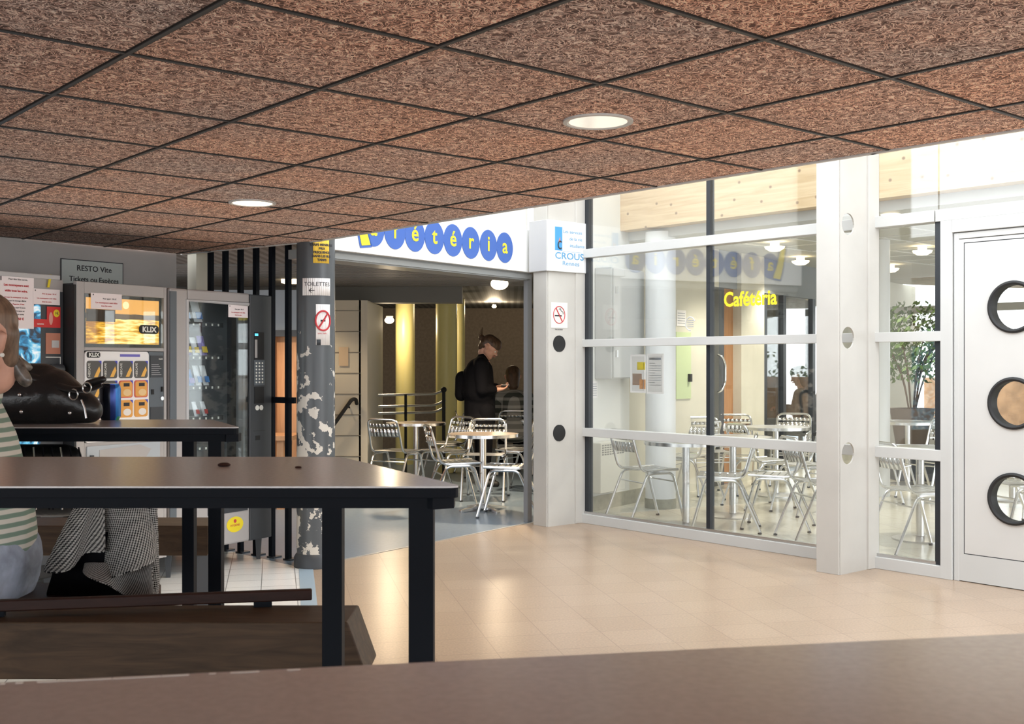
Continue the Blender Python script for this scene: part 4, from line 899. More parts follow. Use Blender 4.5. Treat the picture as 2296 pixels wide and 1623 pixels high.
MB().box(.69,.8,-.013,-.012,.86,.862).build('seam',m_black,t); MB().box(.71,.75,-.014,-.012,.8,.83).build('coin_return',m_black,t)
ZS=[.78,.97,1.165,1.355,1.565]
for z in ZS:
    s_=MB().box(.045,.52,.09,.7,z-.012,z-.004).build('shelf',m_alu2,t); MB().box(.045,.52,.085,.09,z-.03,z).build('price_strip',m_plast,s_)
    for k in range(7): MB().box(.16+k*.052,.172+k*.052,.083,.085,z-.022,z-.008).build('price_tag',MATS['logo_white'],s_)
MB().tube([(.1,.1,.62),(.1,.1,1.66)],.008,8).build('fill_tube',mat('fill_tube_glow',(1,1,1),.5,emit=14,emitcol=(.9,.96,1)),t)  # glowing tube added to brighten the packets behind the glass
MB().box(.3,.64,-.013,-.01,.35,.52).build('pickup_flap',m_plast,t)
feet(t,SWd,.78)
st=thing('oval_sticker','small yellow oval sticker low on the snack machine front','sticker',mloc(SO,.53,-.011,.27),ma); MB().prism(ell(0,0,.072,.05),0,.001,Ms(0,0,0)).build('oval',m_yel,st); text('lettering','HYGIENE',.02,Ms(0,-.012,-.0015),m_red,st); MB().prism(ell(0,.022,.012,.012,16),0,.001,Ms(0,0,-.001)).build('red_dot',m_red,st)
notice('',mloc(SO,.48,-.003,1.6),ma,.17,.08,'pinkish paper notice behind the upper right corner of the snack machine glass',(('Pour payer : 50 c€',.55,.62,.01,m_ink,0),('Les monnayeurs sont vides',.5,.36,.011,m_red,0),('tous les soirs',.5,.16,.011,m_red,0)))
# snack packets, every one a thing of its own
cols={'white':(.8,.82,.85),'yellow':(.85,.6,.03),'violet':(.25,.2,.55),'red':(.55,.06,.05),'blue':(.08,.25,.6)}
def packet(x,row,c1,c2,h,wd,label,tilt=18):
    o=mloc(SO,x,.12,ZS[row]-.003); p=thing('snack_packet',label,'snack',o,ma,group='packets in the snack machine')
    M=Matrix.Rotation(R(-tilt),4,'X'); b=MB()
    g_=[(0,-wd/2),(0,wd/2)]
    n=6
    for k in range(n):      # pillow shaped packet
        z0,z1=h*k/n,h*(k+1)/n; th=lambda z:.003+.016*math.sin(math.pi*z/h)
        vs=[]
        for sgn in (-1,1):
            for j in range(4):
                xa=-wd/2+wd*j/4; xb=-wd/2+wd*(j+1)/4; e=lambda xx:math.cos(math.pi*xx/wd)
                b._f([b.b.verts.new(M@Vector((xx,sgn*th(zz)*e(xx),zz))) for xx,zz in ((xa,z0),(xb,z0),(xb,z1),(xa,z1))])
    bmesh.ops.remove_doubles(b.b,verts=b.b.verts[:],dist=.0004)
    b.build('pouch',mat('packet_'+c1,cols[c1],.3),p,smooth=True)
    MB().box(-wd*.35,wd*.35,-.021,-.017,h*.12,h*.42,M).build('label_band',mat('packet_'+c2,cols[c2],.3),p)
    return p
rows=[(4,.17,'blue','violet',.04,.07,'flat blue packet on the top snack shelf, left'),(4,.245,'white','blue',.125,.06,'tall white packet on the top snack shelf, middle'),(4,.345,'white','blue',.125,.06,'tall white packet on the top snack shelf, right'),
(3,.165,'yellow','white',.065,.06,'yellow packet on the second snack shelf, left'),(3,.26,'violet','yellow',.11,.05,'violet and white packet on the second snack shelf, middle'),(3,.325,'white','yellow',.1,.04,'slim pale packet on the second snack shelf'),(3,.39,'violet','yellow',.11,.05,'violet and white packet on the second snack shelf, right'),
(2,.185,'red','yellow',.1,.045,'red packet with a yellow foot on the third snack shelf, left'),(2,.285,'blue','violet',.09,.045,'small blue packet on the third snack shelf, middle'),(2,.35,'white','blue',.11,.04,'white and blue packet on the third snack shelf'),(2,.41,'white','blue',.11,.04,'white and blue packet on the third snack shelf, rightmost'),
(1,.165,'violet','white',.09,.035,'violet packet on the fourth snack shelf, left'),(1,.225,'red','yellow',.1,.035,'red and yellow packet on the fourth snack shelf'),(1,.33,'white','red',.08,.03,'thin pale packet on the fourth snack shelf'),(1,.4,'white','red',.08,.03,'thin pale packet on the fourth snack shelf, rightmost')]
for r_,x,c1,c2,h,wd,lab in rows: packet(x,r_,c1,c2,h*1.22,wd*1.15,lab)
# --- cold drinks machine at the left edge
CW=.75; CO=Vector((-2.5,6.205,0))-MD*CW
t=thing('drinks_machine','dark cold drinks machine with a blue splash picture at the left edge','vending machine',CO,ma)
MB().box(0,CW,.02,.8,.12,1.78).build('cabinet',m_black,t,bevel=.006); MB().box(0,CW-.03,-.02,.02,1.765,1.79).build('top_bar',m_lgrey,t,bevel=.004)
MB().box(.03,CW-.14,-.002,.02,.6,1.7).build('picture',MATS['splash_print'],t)
MB().box(.0,CW-.0,.0,.02,1.7,1.765).build('top_panel',m_grey,t); MB().box(CW-.14,CW,-.002,.02,.2,1.7).build('coin_column',m_plast,t)
MB().box(CW-.11,CW-.02,-.006,-.002,1.355,1.47).build('price_panel',mat('brick_panel',(.5,.2,.13),.5),t); MB().box(CW-.075,CW-.03,-.01,-.006,1.39,1.43).build('price_plate',m_lgrey,t)
b=MB(); b.box(CW-.11,CW-.02,-.006,-.002,1.335,1.34); b.box(CW-.02,CW-.017,-.006,-.002,1.1,1.34); b.build('white_outline',MATS['logo_white'],t)
MB().tube([(CW-.09,-.02,1.27),(CW-.02,-.02,1.27)],.03,16).build('coin_roller',m_plast,t,smooth=True); MB().box(CW-.1,CW-.03,-.03,-.002,1.19,1.215).build('coin_tray',m_grey,t); MB().box(CW-.11,CW-.025,-.006,-.002,1.1,1.17).build('white_label',MATS['logo_white'],t)
b=MB().tube([(CW-.1,-.012,1.72),(CW-.085,-.012,1.79)],.007,8); b.build('pen_stripe',m_yel,t)
feet(t,CW,.8,.12)
notice('',mloc(CO,CW-.395,-.006,1.49),ma,.21,.3,'large pinkish paper notice taped on the cold drinks machine',(('Pour être bien servis,',.55,.86,.013,m_ink,0),('Les monnayeurs sont',.5,.75,.017,m_red,.0005),('vidés tous les soirs.',.5,.65,.017,m_red,.0005),('lorsque le monnayeur est plein',.5,.54,.011,m_red,0),('lorsque le message affiché',.5,.48,.011,m_ink,0),('faites l\'appoint, il faut',.5,.42,.011,m_red,0),('cependant payer le juste',.5,.36,.011,m_ink,0),('le gobelet, le sucre et',.5,.3,.011,m_ink,0),('la boisson est servie',.5,.24,.011,m_ink,0),('0.50 €',.6,.15,.018,m_red,.0005)))
notice('',mloc(CO,CW-.19,-.008,1.625),ma,.165,.085,'small pinkish paper notice right of the large one on the drinks machine',(('Prix du jeton : 50 c€',.6,.65,.0105,m_red,0),('Les monnayeurs sont vides',.5,.36,.011,m_red,0),('tous les soirs',.5,.14,.011,m_red,0)))
t=thing('price_sticker','red sticker with a yellow price disc under the small notice','sticker',mloc(CO,CW-.185,-.006,1.5),ma)
MB().box(.08,.165,-.001,0,0,.115).build('sheet',mat('sticker_red',(.65,.03,.03),.5),t); MB().box(0,.08,-.001,0,.0,.045).build('sheet',MATS['sticker_red'],t); MB().prism(ell(.14,.08,.019,.021,24),0,.001,Ms(0,0,-.001)).build('price_disc',m_yel,t); text('lettering','1€',.022,Ms(.14,.073,-.0025),m_ink,t)
MB().prism(ell(.105,.05,.012,.035,20),0,.001,Ms(0,0,-.001)).build('bottle_print',mat('pale_red',(.75,.35,.3),.5),t); text('lettering','canette',.014,Ms(.04,.015,-.002),MATS['logo_white'],t)
# sign on the wall
dlp=wl+dl*.38+nl*.004
t=thing('wall_sign','grey sign RESTO Vite, Tickets ou Espèces on the wall above the machines','sign',(dlp.x,dlp.y,1.79),math.atan2(dl.y,dl.x))
MB().box(0,.447,-.006,0,0,.182).build('plate',mat('sign_grey',(.6,.64,.61),.5),t,bevel=.001); b=MB(); b.box(-.004,.451,-.007,.0,.18,.186); b.box(-.004,0,-.007,0,0,.182); b.box(.447,.451,-.007,0,0,.182); b.build('border',m_plast,t)
text('lettering','RESTO Vite',.05,Ms(.235,.115,-.0066),m_ink,t,bold=.0006,sx=1.05); text('lettering','Tickets ou Espèces',.047,Ms(.235,.045,-.0066),m_ink,t,bold=.0006,sx=1.0)

# ================================================================= BAR TABLES
TZ=1.12
def bartable(label,nr,br,nl_,bl_,th,rail_t,legs,group='high bar tables'):
    c=Vector(((nr[0]+nl_[0])/2,(nr[1]+br[1])/2)); t=thing('bar_table',label,'table',(c.x,c.y,0),group=group)
    pts=[Vector((x,y,0)) for x,y in (nl_,nr,br,bl_)]; pl=[((p.x-c.x),(p.y-c.y)) for p in fillet(pts,.03,5,closed=True)]
    MB().prism(pl,TZ-.0025,TZ).build('laminate_top',m_lam,t); MB().prism(pl,TZ-th,TZ-.0025).build('tabletop_core',m_navy,t,bevel=.001)
    inn=lambda x,y:((c.x+(x-c.x)*.985-c.x),(c.y+(y-c.y)*.9-c.y))
    q=[inn(x,y) for x,y in (nl_,nr,br,bl_)]
    b=MB()
    for i in range(4):
        A=Vector((*q[i],0)); B=Vector((*q[(i+1)%4],0)); d=(B-A).normalized(); b.obox(A-d*0,d,(B-A).length,Vector((-d.y,d.x,0)),.035,TZ-th-rail_t,TZ-th)
    b.build('rail',m_navy,t)
    for x,y,s_ in legs: MB().box(x-c.x-s_/2,x-c.x+s_/2,y-c.y-s_/2,y-c.y+s_/2,0,TZ-th-rail_t+.002).build('leg',m_navy,t,bevel=.002)
    return t
bartable('high bar table with black legs, middle one, crossing the left half',(-.07,1.64),(-.333,2.165),(-2.3,1.64),(-2.1,2.165),.0175,.018,((-.139,1.72,.038),(-.342,2.135,.038),(-1.95,1.72,.038),(-1.95,2.13,.038)))
bartable('high bar table farthest back, carrying the black handbag and the can',(-.772,3.17),(-.975,3.62),(-2.3,3.17),(-2.3,3.62),.02,.022,((-.862,3.25,.038),(-1.037,3.585,.038),(-2.2,3.25,.038),(-2.2,3.58,.038)))
th1=math.atan2(.115,.631); c1,s1_=math.cos(th1),math.sin(th1)
A=Vector((-.289,.63)); fr=lambda a,b:(A.x+c1*a-s1_*b,A.y+s1_*a+c1*b)
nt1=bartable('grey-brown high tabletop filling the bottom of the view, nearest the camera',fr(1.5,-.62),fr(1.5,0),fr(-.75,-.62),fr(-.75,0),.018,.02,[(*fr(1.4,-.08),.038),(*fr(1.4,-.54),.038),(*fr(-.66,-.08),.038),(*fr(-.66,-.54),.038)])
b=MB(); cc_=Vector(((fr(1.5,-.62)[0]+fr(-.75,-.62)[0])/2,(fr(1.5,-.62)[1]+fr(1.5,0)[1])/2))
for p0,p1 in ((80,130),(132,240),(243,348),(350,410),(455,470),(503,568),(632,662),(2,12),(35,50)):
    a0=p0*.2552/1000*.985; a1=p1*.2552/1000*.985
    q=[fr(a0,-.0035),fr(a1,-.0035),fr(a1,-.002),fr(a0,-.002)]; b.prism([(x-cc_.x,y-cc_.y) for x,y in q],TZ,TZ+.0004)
b.build('edge_glints',mat('pale_glint',(.85,.82,.76),.5),nt1)  # light glints along the far table edge, put in as pale slivers
t=MB().sphere((0,0,.003),.009,1.3,1,.45,10).build('crumb',mat('crumb_brown',(.04,.015,.01),.6),smooth=True,loc=(-.506,1.96,TZ)); tag(t,'dark crumb lying left on the middle bar table','crumb','crumbs on the middle bar table')
u=t.copy(); COL.objects.link(u); u.location=(-.37,1.93,TZ); u.scale=(.5,.5,.5); u['label']='tiny dark crumb lying near the right end of the middle bar table'
# benches
def bench(label,x0,x1b,x1t,y0,y1,z0,z1,legx,m=m_bench,group='heavy wooden bench beams'):
    t=thing('wooden_bench',label,'bench',((x0+x1b)/2,(y0+y1)/2,0),group=group); cx,cy=(x0+x1b)/2,(y0+y1)/2
    b=MB().prism([(x0-cx,z0),(x1b-.004-cx,z0),(x1b-cx,z0+.008),(x1t-cx,z1),(x0-cx,z1)],-(y1-cy),-(y0-cy),Matrix.Rotation(R(90),4,'X')); b.build('seat_beam',m,t,bevel=.003)
    for x in legx:
        for y in (y0+.05,y1-.05): 
            MB().lathe([(.018,0),(.032,z0)],(x-cx,y-cy,0),4).build('leg',m_plast,t)
    return t
BN=bench('long dark wooden bench right behind the middle bar table, in the foreground',-2.4,-.309,-.35,2.375,2.545,.628,.75,(-2.2,-1.2,-.5))
ra=Vector((-.459,2.56,0)); rb2=Vector((-1.12,2.44,0)); rd=(rb2-ra).normalized(); rt=thing('bench_rail','thin dark red wooden rail raised on pegs above the foreground bench','rail',(ra.x,ra.y,.75))
MB().obox(Vector((0,0,0)),rd,1.6,Vector((-rd.y,rd.x,0)),.018,.011,.036).build('board',m_rail,rt,bevel=.003)
for s_ in (.09,.66,1.3): MB().obox(rd*s_,rd,.04,Vector((-rd.y,rd.x,0)),.018,0,.012).build('peg',m_navy,rt)
bench('dark wooden bench in front of the vending machines, partly behind the jacket',-2.3,-1.09,-1.09,4.0,4.22,.612,.72,(-2.1,-1.16))
t=thing('bar_stool','low dark bar stool hidden under the sitting person and the jacket','stool',(-1.28,2.92,0))
MB().prism(rrect(-.25,.33,-.16,.14,.05),.66,.70).build('seat',m_rail,t); MB().tube([(.08,.1,.7),(.1,.1,.945),(.3,.1,.945),(.31,.1,.7)],.012,8).build('back_rail',m_navy,t,smooth=True)
for x in (-.2,.28):
    for y in (-.12,.1): MB().box(x-.015,x+.015,y-.015,y+.015,0,.66).build('leg',m_navy,t)
# ================================================================= JACKET, BAG, CAN
def drape(name,grid,mats,parent,thick=.006,sub=2):
    b=bmesh.new(); uvl=b.loops.layers.uv.new('uv'); rows=[[b.verts.new(p) for p in r] for r in grid]; nr=len(rows); nc=len(rows[0])
    for i in range(nr-1):
        for j in range(nc-1):
            f=b.faces.new((rows[i][j],rows[i][j+1],rows[i+1][j+1],rows[i+1][j])); f.smooth=True
            for l_,(a,c) in zip(f.loops,((i,j),(i,j+1),(i+1,j+1),(i+1,j))): l_[uvl].uv=(c/(nc-1)*(grid[0][-1]-grid[0][0]).length*1.3,a/(nr-1)*.3)
    me=bpy.data.meshes.new(name); b.to_mesh(me); b.free(); me.materials.append(mats); o=bpy.data.objects.new(name,me); COL.objects.link(o); o.parent=parent
    s_=o.modifiers.new('thickness','SOLIDIFY'); s_.thickness=thick; m_=o.modifiers.new('smooth','SUBSURF'); m_.levels=sub; m_.render_levels=sub; return o
JB=Vector((-1.07,2.9,.70)); jk=thing('jacket','black and white tweed jacket draped over the stool beside the striped sweater','jacket',JB)
def jp(px,py,y=0): Y=2.86+y; return Vector(((px-CX)/F*Y,Y,CZ-(py-CY)*Y/F))-JB
def lerp(a,b,t): return a+(b-a)*t
def panel(top,bot,nr,fold,ph,amp):
    g=[]
    nc=len(bot)
    for i in range(nr):
        v=i/(nr-1); row=[]
        for j in range(nc):
            u_=j/(nc-1); tx=lerp(top[0][0],top[1][0],u_); ty=lerp(top[0][1],top[1][1],u_); x=lerp(tx,bot[j][0],v**.9); y=lerp(ty,bot[j][1],v)
            row.append(jp(x,y,amp*(.35+v)*math.sin(fold*u_*math.pi*2+ph)-.02*v+bot[j][2]*v))
        g.append(row)
    return g
drape('front_panel',panel(((232,1100),(345,1100)),[(236,1318,.03),(238,1300,-.01),(262,1296,-.02),(290,1284,-.025),(320,1276,-.02),(350,1256,0),(349,1240,.02)],9,1.3,.5,.022),m_tweed,jk)
drape('left_panel',panel(((190,1100),(236,1100)),[(96,1284,.02),(112,1288,0),(140,1286,-.02),(165,1276,-.01),(182,1240,-.02),(215,1238,-.01),(238,1242,.02)],9,1.6,1.2,.02),m_tweed,jk)
drape('lower_fold',panel(((190,1262),(345,1262)),[(186,1285,-.01),(200,1300,-.02),(250,1316,-.02),(262,1330,.0),(300,1340,.01),(342,1340,.02),(345,1340,.03)],6,1.5,2.2,.018),m_tweed,jk)
drape('back_panel',panel(((300,1100),(352,1100)),[(318,1330,.03),(330,1335,.05),(340,1338,.06),(350,1338,.07),(356,1330,.06)],7,1,.3,.015),m_tweed,jk)
drape('lining',panel(((150,1190),(330,1190)),[(98,1345,.06),(140,1350,.05),(200,1350,.05),(260,1350,.06),(335,1350,.06)],6,1.2,.2,.01),m_coat,jk)
def blob(name,caps,m,parent,vox=.012,sm=6,loc=None,extra=None):
    b=MB()
    for c_ in caps:
        A_,ra_,B_,rb_=c_[:4]; b.cap(A_,B_,ra_,rb_,sq=c_[4] if len(c_)>4 else None)
    o=b.build(name,m,parent,loc=loc); r_=o.modifiers.new('skin','REMESH'); r_.mode='VOXEL'; r_.voxel_size=vox; r_.use_smooth_shade=True
    s_=o.modifiers.new('smooth','SMOOTH'); s_.factor=.5; s_.iterations=sm
    return o
hb=thing('handbag','slouchy black leather handbag with metal rings on the farthest bar table','bag',(-1.42,3.38,TZ+.004))
blob('body',[((-.2,0,.07),.07,(.03,0,.075),.085),((.03,0,.08),.085,(.12,0,.045),.05),((-.22,0,.12),.06,(.0,0,.13),.05),((.0,0,.13),.03,(.12,-.0,.07),.03),((-.2,0,.05),.06,(.14,0,.035),.04)],m_leather,hb,.009,5)
MB().tube(fillet([(-.08,-.03,.16),(.02,-.06,.13),(.1,-.06,.1),(.16,-.05,.1),(.19,-.04,.115)],.03),.012,8,flat=.4).build('strap',m_leather,hb,smooth=True)
blob('strap_end',[((.15,-.04,.118),.011,(.195,-.04,.13),.011)],m_leather,hb,.005,2)
for x,z in ((.115,.085),(.155,.105)): MB().tube([(x+.013*math.cos(a*.5),-.062,z+.016*math.sin(a*.5)) for a in range(12)],.0022,6,closed=True).build('ring',m_alu,hb,smooth=True)
MB().tube([(.14,-.066,.07),(.15,-.066,.045),(.155,-.067,.015)],.003,6).build('chain',m_alu,hb,smooth=True)
for x,z in ((-.03,.035),(-.035,.085),(.1,.03)): MB().sphere((x,-.085 if x<.05 else -.052,z),.006).build('stud',m_alu,hb,smooth=True)
t=thing('shoulder_bag','black fringed bag hanging under the farthest bar table','bag',(-1.36,3.28,.86))
blob('body',[((-.12,0,.04),.05,(.05,0,.05),.06),((-.1,0,.16),.045,(.05,0,.16),.045)],m_leather,t,.012,3)
for i in range(9): MB().tube(fillet([(-.1+i*.026,-.06,.2),(-.095+i*.028,-.07,.12),(-.09+i*.026+.01*math.sin(i*2),-.06,.02)],.03,3),.0025,5).build('fringe',m_coat if i%3 else m_alu,t,smooth=True)
CA=Vector((-1.292,3.585,TZ)); t=thing('drink_can','dark blue drinks can standing on the farthest bar table','can',CA)
b=MB(); prof=[(.026,0),(.0285,.004),(.033,.012),(.033,.1),(.0305,.11),(.027,.114),(.027,.117)]
seg=36; rg=[]
for r_,z in prof: rg.append([b.b.verts.new((r_*math.cos(2*math.pi*k/seg),r_*math.sin(2*math.pi*k/seg),z)) for k in range(seg)])
for i in range(len(rg)-1):
    for k in range(seg):
        a=(360*k/seg)%360; b.mi=0
        if 315<=a<=360 or a<20: b.mi=1
        if 290<=a<315: b.mi=2
        if a>=325 and i<3 and prof[i][1]<.02: b.mi=3 if i<2 else b.mi
        b._f([rg[i][k],rg[i][(k+1)%seg],rg[i+1][(k+1)%seg],rg[i+1][k]])
b.mi=0; b._f(rg[0][::-1])
b.build('body',[mat('can_dark',(.015,.02,.035),.25,metal=.5),mat('can_blue',(.02,.2,.6),.25,metal=.3),mat('can_navy',(.02,.05,.25),.25,metal=.4),mat('can_green',(.05,.35,.15),.3)],t,smooth=True)
MB().lathe([(0,.113),(.0265,.113),(.027,.1175)],seg=36).build('lid',m_alu,t,smooth=True); MB().box(-.008,.008,-.012,.008,.114,.1155).build('pull_tab',m_alu2,t)

# ================================================================= PEOPLE
def headparts(parent,c,yaw,pitch,s,hair,skin,long=0):
    """face features and hair placed on a head whose front is local +X"""
    M=Matrix.Translation(c)@Matrix.Rotation(yaw,4,'Z')@Matrix.Rotation(pitch,4,'Y')@Matrix.Scale(s,4)
    T=lambda *p: M@Vector(p)
    for sy in (-1,1):
        e=MB().sphere(T(.083,sy*.031,.0),.0115*s,seg=12); e.build('eye',mat('eye_white',(.7,.68,.65),.2),parent,smooth=True); MB().sphere(T(.093,sy*.031,.0),.0045*s,seg=8).build('iris',m_black,parent,smooth=True)
        MB().tube([T(.094,sy*.017,.022),T(.095,sy*.032,.027),T(.083,sy*.046,.021)],.003*s,6).build('eyebrow',hair,parent,smooth=True)
    MB().tube([T(.091,-.022,-.058),T(.102,-.008,-.055),T(.102,.008,-.055),T(.091,.022,-.058)],.0055*s,8).build('lips',mat('lips',(.5,.18,.15),.5),parent,smooth=True)
    return T
def headcaps(T,s):
    sp=lambda a,ra,b,rb:(T(*a),ra*s,T(*b),rb*s)
    c_=[sp((-.02,0,.03),.085,(.02,0,.025),.08),sp((.03,0,.0),.07,(.035,0,-.035),.055),sp((.04,0,-.06),.04,(.055,0,-.088),.026),sp((.08,0,.0),.012,(.108,0,-.03),.0125),sp((-.05,0,-.02),.06,(-.045,0,-.09),.05),sp((.0,.04,-.05),.03,(.05,.015,-.085),.02),sp((.0,-.04,-.05),.03,(.05,-.015,-.085),.02)]
    for sy in (-1,1): c_+=[sp((-.0,sy*.08,.012),.012,(-.014,sy*.096,.018),.012),sp((-.002,sy*.08,-.02),.009,(-.01,sy*.094,.008),.011)]
    return c_
def hand(cap,wrist,dirv,palm_n,s=1,curl=.6,side=1):
    """palm and five fingers as tapered capsules"""
    d=Vector(dirv).normalized(); n_=Vector(palm_n).normalized(); w2=d.cross(n_)*side; W=Vector(wrist); out=[]
    out+=[(W,.024*s,W+d*.03*s,.026*s),(W+d*.03*s+w2*.02*s,.02*s,W+d*.075*s+w2*.026*s,.013*s),(W+d*.03*s-w2*.02*s,.02*s,W+d*.075*s-w2*.026*s,.013*s),(W+d*.03*s,.022*s,W+d*.08*s,.014*s)]
    for i,L_ in enumerate((.066,.075,.07,.055)):
        o=W+d*.08*s+w2*(-.03+i*.02)*s; j1=o+(d*math.cos(curl*.6)+n_*math.sin(curl*.6))*L_*.45*s; j2=j1+(d*math.cos(curl*1.6)+n_*math.sin(curl*1.6))*L_*.32*s; j3=j2+(d*math.cos(curl*2.4)+n_*math.sin(curl*2.4))*L_*.25*s
        out+=[(o,.0095*s,j1,.009*s),(j1,.009*s,j2,.008*s),(j2,.008*s,j3,.007*s)]
    o=W+d*.025*s-w2*.028*s; j1=o+(d*.6-w2*.6+n_*.4).normalized()*.04*s; j2=j1+(d*.9-w2*.1+n_*.4).normalized()*.03*s; out+=[(o,.013*s,j1,.011*s),(j1,.011*s,j2,.009*s)]
    return out
# ---- seated person in the striped sweater, facing left, back towards the jacket
SB=Vector((-1.34,2.86,.70)); gp_=thing('person','seated person with tied fair hair, green and white striped sweater and pale jeans, left edge','person',SB)
Th=Matrix.Translation((-.036,-.0,.652))@Matrix.Rotation(R(240),4,'Z')@Matrix.Rotation(R(8),4,'Y'); Tf=lambda *p:Th@Vector(p)
body=headcaps(Tf,1.0)+[((-.08,0,.5),.05,(-.045,0,.6),.048),((-.04,0,.1),.12,(-.09,0,.5),.1,((1,0,0),.8)),((-.1,-.17,.52),.05,(-.2,-.19,.3),.042),((-.1,.17,.52),.05,(-.2,.19,.3),.042),((-.2,-.19,.3),.04,(-.42,-.1,.38),.03),((-.2,.19,.3),.04,(-.42,.1,.38),.03),((-.02,-.08,.1),.085,(-.45,-.1,.05),.065),((-.02,.08,.1),.085,(-.45,.1,.05),.065),((-.45,-.1,.05),.06,(-.42,-.1,-.36),.04),((-.45,.1,.05),.06,(-.42,.1,-.36),.04),((-.42,-.1,-.38),.035,(-.53,-.1,-.4),.03),((-.42,.1,-.38),.035,(-.53,.1,-.4),.03)]
body+=hand(None,(-.43,-.1,.385),(-1,.2,.1),(0,0,-1))+hand(None,(-.43,.1,.385),(-1,-.2,.1),(0,0,-1),side=-1)
blob('body',body,m_skin,gp_,.0065,4)
headparts(gp_,Vector((-.036,0,.652)),R(240),R(8),1,m_hairL,m_skin)
sq=((1,0,0),.68)
blob('sweater',[((-.02,0,.16),.185,(-.02,0,.2),.175,sq),((-.02,0,.2),.175,(-.065,0,.36),.18,sq),((-.065,0,.36),.18,(-.115,0,.48),.17,sq),((-.11,-.1,.53),.075,(-.11,.1,.53),.075),((-.08,0,.55),.07,(-.065,0,.585),.055),((-.11,-.16,.53),.07,(-.2,-.2,.3),.058),((-.11,.16,.53),.07,(-.2,.2,.3),.058),((-.2,-.2,.3),.055,(-.4,-.11,.375),.04),((-.2,.2,.3),.055,(-.4,.11,.375),.04)],m_stripe,gp_,.011,7)
blob('jeans',[((-.02,-.06,.1),.125,(-.02,.06,.1),.125),((-.02,-.07,.06),.115,(-.02,.07,.06),.115),((-.03,-.08,.09),.1,(-.46,-.1,.06),.078),((-.03,.08,.09),.1,(-.46,.1,.06),.078),((-.46,-.1,.06),.072,(-.43,-.1,-.36),.055),((-.46,.1,.06),.072,(-.43,.1,-.36),.055)],m_denim,gp_,.012,5)
MB().box(-.085,-.04,-.187,-.182,.055,.1).build('patch',mat('jeans_patch',(.2,.2,.24),.8),gp_); MB().sphere((-.062,-.188,.077),.006).build('rivet',mat('copper',(.6,.3,.2),.4),gp_,smooth=True)
hc=lambda a,ra,b,rb:(Tf(*a),ra,Tf(*b),rb)
blob('hair',[hc((-.03,0,.052),.084,(.01,0,.057),.08),hc((-.045,0,.025),.073,(-.06,0,.008),.053),hc((.02,.045,.065),.043,(.05,.025,.06),.04),hc((.02,-.045,.065),.043,(.05,-.025,.06),.04),hc((-.045,.04,.045),.04,(-.068,.03,.0),.028),hc((-.045,-.04,.045),.04,(-.068,-.03,.0),.028),hc((-.05,.045,.02),.04,(-.058,.035,-.045),.03),hc((-.05,-.045,.02),.04,(-.058,-.035,-.045),.03),hc((-.075,0,-.015),.028,(-.088,0,-.05),.02)],m_hairL,gp_,.006,2)
blob('scarf',[hc((-.085,0,-.045),.026,(-.1,-.01,-.09),.026),hc((-.08,.03,-.06),.022,(-.095,.05,-.11),.018),hc((-.08,-.02,-.1),.02,(-.12,-.02,-.095),.012),hc((-.09,.02,-.05),.016,(-.125,.03,-.08),.01)],mat('taupe_satin',(.12,.1,.085),.2,var=.5,vs=40),gp_,.006,2)
MB().sphere(Tf(-.005,.094,-.03),.006).sphere(Tf(-.005,-.094,-.03),.006).build('earring',mat('pearl',(.8,.78,.72),.15),gp_,smooth=True)
# ---- standing person in black, facing right, head bowed
WP=AT(1084,11.9); wp_=thing('person','standing person all in black with tied reddish hair, looking down at the hands','person',WP)
Hc=Vector((.07,-.03,1.475)); Th2=Matrix.Translation(Hc)@Matrix.Rotation(R(-18),4,'Z')@Matrix.Rotation(R(32),4,'Y')@Matrix.Scale(.98,4); T2=lambda *p:Th2@Vector(p)
bd=headcaps(T2,.98)+[((.0,0,1.3),.05,(.03,-.01,1.42),.048),((-.04,0,.85),.13,(-.03,0,1.26),.12),((.02,-.09,.8),.08,(.02,-.08,.42),.055),((-.02,.09,.8),.08,(-.02,.08,.42),.055),((.02,-.08,.42),.053,(.0,-.08,.07),.035),((-.02,.08,.42),.053,(-.02,.08,.07),.035),((.0,-.08,.04),.035,(.13,-.1,.03),.03),((-.02,.08,.04),.035,(.1,.07,.03),.03),
 ((-.02,-.17,1.3),.05,(-.0,-.2,1.03),.043),((-.0,-.2,1.03),.04,(.13,-.13,1.03),.028),((-.02,.15,1.3),.05,(.02,.18,1.03),.043),((.02,.18,1.03),.04,(.15,.06,1.05),.028)]
bd+=hand(None,(.13,-.13,1.03),(1,.25,.05),(0,.2,1),1,.5)+hand(None,(.15,.05,1.05),(.9,-.4,0),(0,0,1),1,.7,-1)
blob('body',bd,m_skin,wp_,.007,3); headparts(wp_,Hc,R(-18),R(32),.98,m_hairB,m_skin)
blob('coat',[((-.04,-.05,.68),.15,(-.04,.05,.68),.15),((-.04,0,.7),.17,(-.04,0,1.0),.165),((-.04,-.05,1.0),.16,(-.045,-.03,1.22),.15),((-.04,.05,1.0),.15,(-.045,.03,1.22),.15),((-.03,-.08,1.3),.085,(-.02,-.165,1.295),.08),((-.03,.08,1.3),.085,(-.02,.15,1.295),.08),((-.02,-.17,1.29),.08,(-.01,-.2,1.03),.065),((-.02,.15,1.29),.08,(.02,.19,1.03),.065),((-.01,-.2,1.03),.062,(.11,-.14,1.03),.045),((.02,.19,1.03),.062,(.13,.08,1.05),.045),((-.02,0,1.3),.09,(.0,0,1.37),.065),((-.14,0,1.2),.08,(-.15,0,1.0),.09)],m_coat,wp_,.013,3)
blob('trousers',[((.02,-.09,.8),.1,(.02,-.08,.42),.08),((-.02,.09,.8),.1,(-.02,.08,.42),.08),((.02,-.08,.42),.08,(.0,-.08,.08),.065),((-.02,.08,.42),.08,(-.02,.08,.08),.065)],m_coat,wp_,.014,3)
